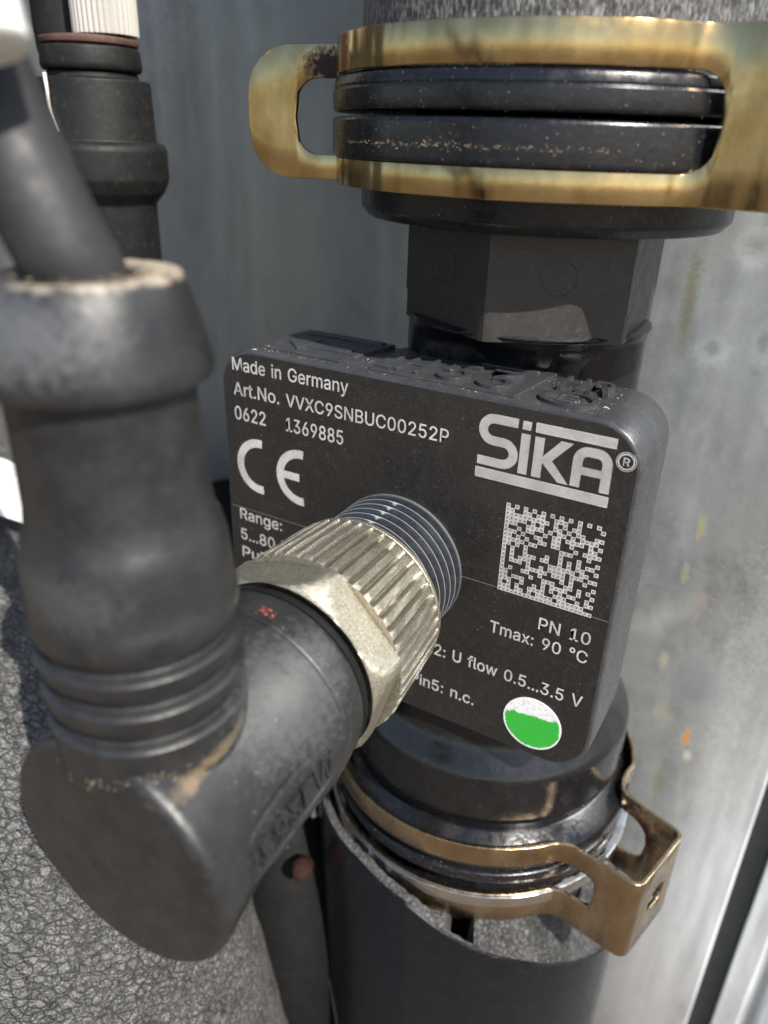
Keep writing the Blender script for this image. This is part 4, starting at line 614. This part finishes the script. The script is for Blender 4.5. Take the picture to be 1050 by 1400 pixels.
def pos_line():
    a = R(random.uniform(215, 305)); return (6 + 24.4 * math.cos(a), 20.5 + 24.4 * math.sin(a), random.gauss(45.5, .06 + .12 * abs(math.sin(a * 9))))
grains('scuffed_edge', 300, pos_line, GRIT, sensor, .02, .07, 4.5)

# ------------------------------------------------------------------ pipes joined to the sensor
pu = thing('upper_pipe', 'brushed black pipe with double flange entering the top of the clamp', 'pipe', (6, 20.5, 48))
lathe('hose_wall', rnd([(16, 51.7), (21.2, 51.75), (21.25, 54), (21.2, 64), (21.5, 190)], .1), HOSE, pu, AX, seg=128)
lathe('flange', rnd([(14, 48.35), (24.1, 48.35), (24.36, 48.6), (24.38, 50.35), (24.2, 50.5), (24.3, 50.7), (24.1, 51.5), (23.6, 51.85), (14, 51.85)], .16), RIMB, pu, AX, seg=160)
pl_ = thing('lower_pipe', 'black pipe with ribbed flange held in the lower clamp', 'pipe', (6, 20.5, -260))
lathe('flange', rnd([(14, -45.0), (22.6, -45.0), (23.4, -45.3), (23.4, -46.9), (22.6, -47.3), (22.2, -48.3), (21.2, -49.0), (21.2, -58), (14, -58)], .25), RIMB, pl_, AX, seg=160)
lathe('pipe_wall', [(19.6, -57), (19.6, -260)], BLK, pl_, AX, seg=96)
# foam sleeve with a slanting cut end, skin outside, cellular cut face on top
sleeve = thing('foam_sleeve', 'smooth black insulation sleeve with grey cut foam end round the lower pipe', 'pipe insulation', (6, 20.5, -260))
CUT = ((0, -71.5), (90, -64), (150, -56), (200, -53), (230, -50.5), (253, -49.6), (272, -51.4), (293, -56.6), (312, -60.3), (332, -64.6), (360, -71.5))
def cut_z(a, r):
    d = math.degrees(a) % 360
    for (a0, z0), (a1, z1) in zip(CUT, CUT[1:]):
        if a0 <= d <= a1:
            k = (d - a0) / (a1 - a0); return z0 + (z1 - z0) * k + .12 * math.sin(5 * a)
seg = 220; V = []; F = []
rows = ((26.4, -200), (26.5, 0), (26.3, 1), (25.6, 2), (21.0, 2), (20.8, -200))
V1 = []; 
def gap(a): return abs(((math.degrees(a) - 289 + 180) % 360) - 180) < 4.0
for k in range(seg):
    a = 2 * math.pi * k / seg
    zt = cut_z(a, 26.4)
    V += [(AX.x + 26.4 * math.cos(a), AX.y + 26.4 * math.sin(a), -260), (AX.x + 26.55 * math.cos(a), AX.y + 26.55 * math.sin(a), zt - 3), (AX.x + 26.5 * math.cos(a), AX.y + 26.5 * math.sin(a), zt), (AX.x + 26.1 * math.cos(a), AX.y + 26.1 * math.sin(a), zt + .05)]
for k in range(seg):
    k2 = (k + 1) % seg
    for j in range(3): F.append((4 * k + j, 4 * k2 + j, 4 * k2 + j + 1, 4 * k + j + 1))
build('sleeve_skin', V, F, SKIN, sleeve)
V = []; F = []; nr = 26
for k in range(seg):
    a = 2 * math.pi * k / seg
    for j in range(nr):
        r = 26.05 - j * (26.05 - 19.9) / (nr - 1)
        z = cut_z(a, 26.4) + .05 + (26.05 - r) * .75
        p = Vector((AX.x + r * math.cos(a), AX.y + r * math.sin(a), 0))
        z = min(z, -54.3) if r < 24.9 else z
        z += .45 * noise.noise(p * 1.2) + .3 * noise.noise(p * 3.1) if 0 < j else 0
        if gap(a) and j > 1: z -= 9
        V.append((p.x, p.y, z))
for k in range(seg):
    k2 = (k + 1) % seg
    for j in range(nr - 1): F.append((nr * k + j, nr * k2 + j, nr * k2 + j + 1, nr * k + j + 1))
build('cut_end', V, F, FOAMCUT, sleeve, True, 80)
tube('skin_seam', [(AX.x + 26.62 * math.cos(R(a)), AX.y + 26.62 * math.sin(R(a)), z) for a, z in ((216, -66), (219, -70), (224, -76), (231, -83), (238, -90), (244, -98))], .16, RUB, sleeve, 8)

# ------------------------------------------------------------------ spring clamps: one bent strip with windows
def clamp(name, label, mat, zlo, zhi, wlo, whi, loc, wins, hole=None, extra=None):
    t = thing(name, label, 'pipe clamp', loc, 'spring clamps on the pipe')
    # plan polyline (x, y), left ear -> front arc -> outward loop -> back arc
    pts = [Vector((-28.2, 9.6)), Vector((-17.2, 11.6))]
    arc_ = [Vector((6 + 23.7 * math.cos(R(a)), 20.5 + 23.7 * math.sin(R(a)))) for a in range(202, 322, 3)]
    loop = [Vector((25.6, 5.6)), Vector((35.4, 3.9)), Vector((38.4, 15.6)), Vector((29.2, 19.0)), Vector((28.6, 22.5))]
    arc2 = [Vector((6 + 23.7 * math.cos(R(a)), 20.5 + 23.7 * math.sin(R(a)))) for a in range(12, 162, 3)]
    raw = pts + arc_ + loop + arc2
    # round the sharp bends
    ctrl = []
    for i, p in enumerate(raw):
        if 0 < i < len(raw) - 1:
            a = raw[i - 1] - p; b = raw[i + 1] - p
            if a.angle(b) < R(168):
                d = min(1.3, a.length * .45, b.length * .45); A = p + a.normalized() * d; B = p + b.normalized() * d
                for k in range(7):
                    q = k / 6; ctrl.append(A * (1 - q) ** 2 + p * 2 * q * (1 - q) + B * q * q)
                continue
        ctrl.append(p)
    # dense resample by length
    L = [0]
    for i in range(1, len(ctrl)): L.append(L[-1] + (ctrl[i] - ctrl[i - 1]).length)
    step = .33; N = int(L[-1] / step); line = []; j = 0
    for k in range(N + 1):
        s = L[-1] * k / N
        while j < len(L) - 2 and L[j + 1] < s: j += 1
        q = (s - L[j]) / max(1e-9, L[j + 1] - L[j]); line.append((s, ctrl[j].lerp(ctrl[j + 1], q)))
    def s_of(x, y):
        return min(line, key=lambda e: (e[1] - Vector((x, y))).length)[0]
    W_ = []
    for (p, q, a, b, rad) in wins: W_.append((s_of(*p), s_of(*q), a, b, rad))
    V = []; F = []
    RE = 5.6
    for s, p in line:
        lo, hi = zlo, zhi
        if s < RE:
            d = RE - math.sqrt(max(0, RE * RE - (RE - s) ** 2)); lo += d * .95; hi -= d * .95
        m0 = m1 = (wlo + whi) / 2
        for (a, b, z0, z1, rad) in W_:
            if a < s < b:
                e = min(s - a, b - s); d = 0
                if e < rad: d = rad - math.sqrt(max(0, rad * rad - (rad - e) ** 2))
                m = (z0 + z1) / 2; m0 = min(m, z0 + d); m1 = max(m, z1 - d)
        V += [(p.x, p.y, lo), (p.x, p.y, (lo + m0) / 2), (p.x, p.y, m0), (p.x, p.y, m1), (p.x, p.y, (hi + m1) / 2), (p.x, p.y, hi)]
    for k in range(len(line) - 1):
        for j in (0, 1, 3, 4): F.append((6 * k + j, 6 * k + 6 + j, 6 * k + 7 + j, 6 * k + j + 1))
    o = build('clamp_strip', V, F, mat, t, True, 60, merge=True)
    s = o.modifiers.new('gauge', 'SOLIDIFY'); s.thickness = .62 * S; s.offset = 0; s.use_even_offset = True
    b = o.modifiers.new('edge', 'BEVEL'); b.width = .09 * S; b.segments = 2; b.limit_method = 'ANGLE'; b.angle_limit = R(50)
    return t, o
cu_, _ = clamp('upper_clamp', 'yellowish metal clamp round the top flanges with a loop ear at left', BRASS, 41.2, 55.3, 43.6, 52.0, (6, 20.5, 41.2),
               [((-21.9, 10.7), (26.9, 5.35), 43.9, 51.9, 2.9), ((33, 17.6), (6 + 23.7 * math.cos(R(50)), 20.5 + 23.7 * math.sin(R(50))), 43.7, 52.0, 3)])
cl_, _ = clamp('lower_clamp', 'brownish metal clamp below the sensor with a box-shaped loop at right', BRONZE, -53.6, -39.4, -48.6, -42.6, (6, 20.5, -53.6),
               [((-24.0, 10.4), (30.2, 4.8), -48.4, -42.8, 1.6), ((34, 17.2), (6 + 23.7 * math.cos(R(60)), 20.5 + 23.7 * math.sin(R(60))), -49.6, -42.4, 3), ((36.4, 7.6), (37.6, 12.2), -48.4, -44.8, 1.8)])
# bright wire ring in the lower clamp window
lathe('ring_face', rnd([(23.2, -48.5), (24.3, -48.6), (24.32, -50.6), (23.2, -50.7)], .12), STEEL, cl_, AX, seg=160, cap=False)

# ------------------------------------------------------------------ angled plug with knurled nut
plug = thing('angled_plug', 'dusty black rubber elbow plug with knurled metal nut screwed to the sensor', 'cable plug', (0, -38, -12))
PA = Vector((.35, 0, -.5)); PD = Vector((.036, -1, -.034)).normalized()
def along(y): return PA + PD * (-y)
# nut: 30 rounded ridges, hexagon behind them
def nut_r(r, h, th):
    # frame(PD): th measured from frame x; find angle in the face plane
    x, y, a = frame(PD); d = x * math.cos(th) + y * math.sin(th); ang = math.degrees(math.atan2(d.z, d.x))
    if r < 0: return -r
    if 10.3 <= h <= 20.0:
        e = min(1, (h - 10.3) / .5, (20.0 - h) / .6)
        k = ang / 360 * 46; k = abs((k - math.floor(k)) - .5) * 2          # 0 centre of the ridge, 1 valley
        v = min(1, max(0, (k - .56) / .30)); v = v * v * (3 - 2 * v)
        return r - .70 * v * e + .04 * math.sin(ang * .7 + h)
    if h > 20.0:
        k = ((ang - 12) % 60) - 30
        return min(r, 9.65 / math.cos(R(k)))
    return r
pn = [(-7.9, 9.2), (9.5, 9.15), (9.9, 9.4), (9.95, 9.85), (9.9, 9.95), (10.05, 10.3), (10.1, 10.5)]
for k in range(1, 16): pn.append((10.1 + .04 * k, 10.5 + 8.7 * k / 15))
pn += [(10.72, 19.5), (10.6, 19.95), (10.85, 20.02), (10.95, 20.4), (10.95, 21.6), (10.8, 22.5), (10.5, 23.2), (10.15, 23.7), (9.95, 23.95), (-9.75, 24.05), (-9.4, 23.6), (-8.6, 23.5)]
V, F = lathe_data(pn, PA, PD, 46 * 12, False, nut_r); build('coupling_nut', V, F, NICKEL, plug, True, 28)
# barrel
BD = PD; BA = along(-25) - BD * 25
bp = rnd([(8.2, 24.9), (9.5, 25.4), (9.85, 25.9), (9.98, 26.8), (10.3, 28.9), (10.22, 29.15), (10.38, 29.4), (10.3, 32), (10.0, 36), (10.0, 40), (10.6, 43.4), (11.0, 46.2), (7.0, 46.35), (.05, 46.4)], 1.25, 6)
def sag(v):                                     # the moulded rubber sags a little towards its closed end
    h = (Vector(v) - PA).dot(PD); k = max(0, h - 25.5) / 20; return Vector(v) + Vector((-.9 * k, 0, -3.2 * k))
V, F = lathe_data(bp, BA, BD, 128, False); build('barrel', [sag(v) for v in V], F, RUB, plug)
tube('shadow_gap_ring', [along(-24.8) + (frame(PD)[0] * math.cos(R(a)) + frame(PD)[1] * math.sin(R(a))) * 9.2 for a in range(0, 361, 15)], .45, VOID, plug, 10, 3)
# arm
AR = Vector((.45, -39.7, -.4)); AD = Vector((-.028, -.012, 1)).normalized()
ap_ = [(5.0, -1.0), (6.6, 1.2), (7.2, 2.2), (7.4, 3.2), (7.42, 5.2)]
def lip(h, r): return [(r, h - .9), (r + .12, h - .4), (r + .12, h - .12), (r - .1, h + .12), (r - .62, h + .22), (r - .72, h + .42), (r - .62, h + .7), (r - .15, h + 1.25)]
for h in (7.3, 10.3, 13.1): ap_ += lip(h, 7.42)
ap_ += [(7.45, 15.2), (7.45, 16.3), (7.3, 16.6), (7.25, 18.2), (7.1, 20.3), (6.75, 21.8), (6.45, 22.3), (6.2, 24), (6.05, 28), (6.0, 31.2), (6.1, 31.9), (7.15, 32.2), (7.3, 32.7), (7.2, 33.5), (6.6, 36), (6.0, 38.1), (5.75, 38.5), (5.2, 38.6), (3.6, 38.3), (3.0, 37.4), (2.6, 36)]
lathe('arm', ap_, RUB, plug, AR, AD, 112, True, 40)
# cable
tube('cable', [(-1.6, -38.7, 30), (-1.9, -39.3, 37), (-2.4, -40.1, 39.5), (-4.3, -40.4, 43.5), (-7.1, -40.2, 48.5), (-10.4, -39.8, 54.0), (-14.5, -39.6, 60.5), (-20, -39, 70)], 2.95, CABLE, plug, 40, 8)
# embossed panel on the side of the barrel
x_, y_, a_ = frame(PD)
def onbarrel(s, ang, r):                       # s: distance along the plug from the face, ang: angle from +x towards +z
    d = Vector((math.cos(R(ang)), 0, math.sin(R(ang)))); d = (d - BD * d.dot(BD)).normalized()
    return sag(BA + BD * s + d * r)
V, F = text_mesh('91937W', .5, .02, 1.0)
a0 = min(v.x for v in V); a1 = max(v.x for v in V)
V = [onbarrel(43.0 - (v.x - a0) / (a1 - a0) * 11.5, 4 - (.27 - v.y) * 26, 10.0 + (v.z + .5) * .5) for v in V]
build('embossed_marking', V, F, RUB, plug, False)
ov = [onbarrel(36.8 + 7.4 * math.cos(R(a)), 3 + 15 * math.sin(R(a)), 10.12) for a in range(0, 361, 8)]
V, F = tube_data(ov, .32, 8); build('embossed_border', V, F, RUB, plug)
# dirt on the plug
def pos_b():
    a = random.gauss(50, 40); s = random.uniform(27.5, 44); return onbarrel(s, a, 10.28)
grains('plug_dust', 200, pos_b, PALE, plug, .012, .045, 2.5)
def pos_j():
    a = R(random.gauss(-52, 26)); return AR + Vector((7.75 * math.cos(a), 7.75 * math.sin(a), random.gauss(4.2, .35) + 1.2 * max(0, math.cos(a)) ))
grains('joint_grit', 70, pos_j, GRIT, plug, .03, .10, 1.6)
def pos_c():
    a = R(random.gauss(15, 55)); return AR + AD * 38.6 + Vector((math.cos(a) * random.uniform(3.2, 5.4), math.sin(a) * random.uniform(3.2, 5.4), random.uniform(-.1, .15)))
grains('entry_dust', 160, pos_c, GRIT, plug, .04, .11, 1.6)
rc_ = grains('red_paint_chip', 60, lambda: onbarrel(random.gauss(28.2, .4), random.gauss(83, 2.6), 10.15), REDP, plug, .06, .2, 1.6)

# ------------------------------------------------------------------ foam insulated tube, lower left
ft = thing('foam_tube', 'thick grey foam insulated tube with crackled skin below the elbow plug', 'insulated tube', (-30, -28, -160))
path = catmull([(-150, 40, -46), (-110, 12, -44), (-78, -8, -46), (-55, -20, -54), (-41, -27, -70), (-32, -29, -95), (-25, -29, -130), (-22, -29, -170)], 22)
V, F = tube_data(path, 28.0, 220, lambda q: .35 * noise.noise(q * .25) + .16 * noise.noise(q * 1.1))
build('foam_skin', V, F, FOAM, ft)

# ------------------------------------------------------------------ fittings at top left
vf = thing('drain_fitting', 'blurred black pipe fitting with white ribbed cap at top left', 'pipe fitting', (-60, 14, -60))
VX = Vector((-60.5, 14.5, 0))
lathe('ribbed_cap', [(3, 57.6), (4.3, 57.6), (4.35, 58.0), (4.35, 76)], CAPW, vf, VX + Vector((1.4, 2, 0)), seg=256, rfun=lambda r, h, th: r + .14 * math.cos(th * 36))
lathe('gasket_ring', rnd([(3, 56.2), (6.6, 56.2), (6.7, 57.0), (4, 57.4)], .2), RUST, vf, VX, seg=64)
lathe('collar', rnd([(4, 53.0), (6.6, 53.0), (6.9, 53.6), (6.7, 56.0), (4, 56.2)], .4), FIT, vf, VX, seg=64)
lathe('fitting_body', rnd([(4, 52.9), (6.2, 52.9), (6.2, 52.2), (7.8, 52.0), (8.0, 44.2), (9.0, 43.9), (9.4, 43.2), (9.4, 39.2), (8.6, 37.4), (7.2, 35.8), (7.0, -60)], .3), FIT, vf, VX, seg=64)
lathe('side_port', rnd([(2, 55.5), (4.6, 55.5), (4.8, 57.5), (4.8, 84)], .3), FIT, vf, VX + Vector((-8.2, 3.5, 0)), seg=48)
tube('pull_cord', [(-60.6, 6.4, 52.4), (-60.3, 6.2, 50.5), (-60.5, 6.3, 48), (-59.7, 6.4, 45.2)], .26, PALE, vf, 8)
wc = tube('white_sleeve', [(-.35, -44.25, 49.2), (-.5, -44.2, 49.6), (-1.0, -44, 50.6), (-2.3, -43.4, 53.4), (-5, -42.5, 58)], lambda u: 2.1 * min(1, math.sqrt(.05 + u * 5)), WHITE, None, 28)
wc['label'] = 'white rounded plastic sleeve at the top left beside the cable'; wc['category'] = 'plastic sleeve'
TAG = [(-82.0, -3.9, -5.1), (-73.3, -0.3, -7.6), (-72.5, -0.3, -8.4), (-69.3, -2.1, -14.9), (-80.1, -6.7, -12.0)]
wb = prism('white_tag', [[(x - k * 2, y + k * 4, z) for x, y, z in TAG] for k in (0, 1)], WHITE, None, True, 30, .2)
wb['label'] = 'small bright white plastic tag behind the elbow plug'; wb['category'] = 'plastic tag'
# filler hose carrying the recess shade in its black, and loose bits
dh = tube('shade_filler_hose', [(-70, 46, -30), (-46, 26, -44), (-29, 10, -58), (-20, 2, -74), (-17, -2, -100), (-17, -3, -170)], 8.6, VOID, None, 40)
dh['label'] = 'dark filler hose shading the recess between foam tube and sleeve'; dh['category'] = 'hose'
cr = tube('frayed_string', [(-17.6, 6.2, -53.6), (-17.9, 5.9, -55.6), (-17.2, 5.5, -57.6), (-16.6, 5.2, -58.6)], .5, PALE, None, 10)
cr['label'] = 'short white string end at the left edge of the insulation sleeve'; cr['category'] = 'string'

rb = lathe('rusty_bolt', rnd([(.1, -3), (1.7, -3), (1.7, -.2), (1.4, .3), (1.2, .9), (.1, 1.0)], .3), plastic('flaking_rust', (.020, .008, .006), .9, .0, .12, .3, .6, (.08, .035, .02), spec=.15), None, (-13.2, -3.5, -60.5), (.35, -.75, .55), 24)
rb['label'] = 'rusty brown bolt head in the dark recess beside the insulation sleeve'; rb['category'] = 'bolt'
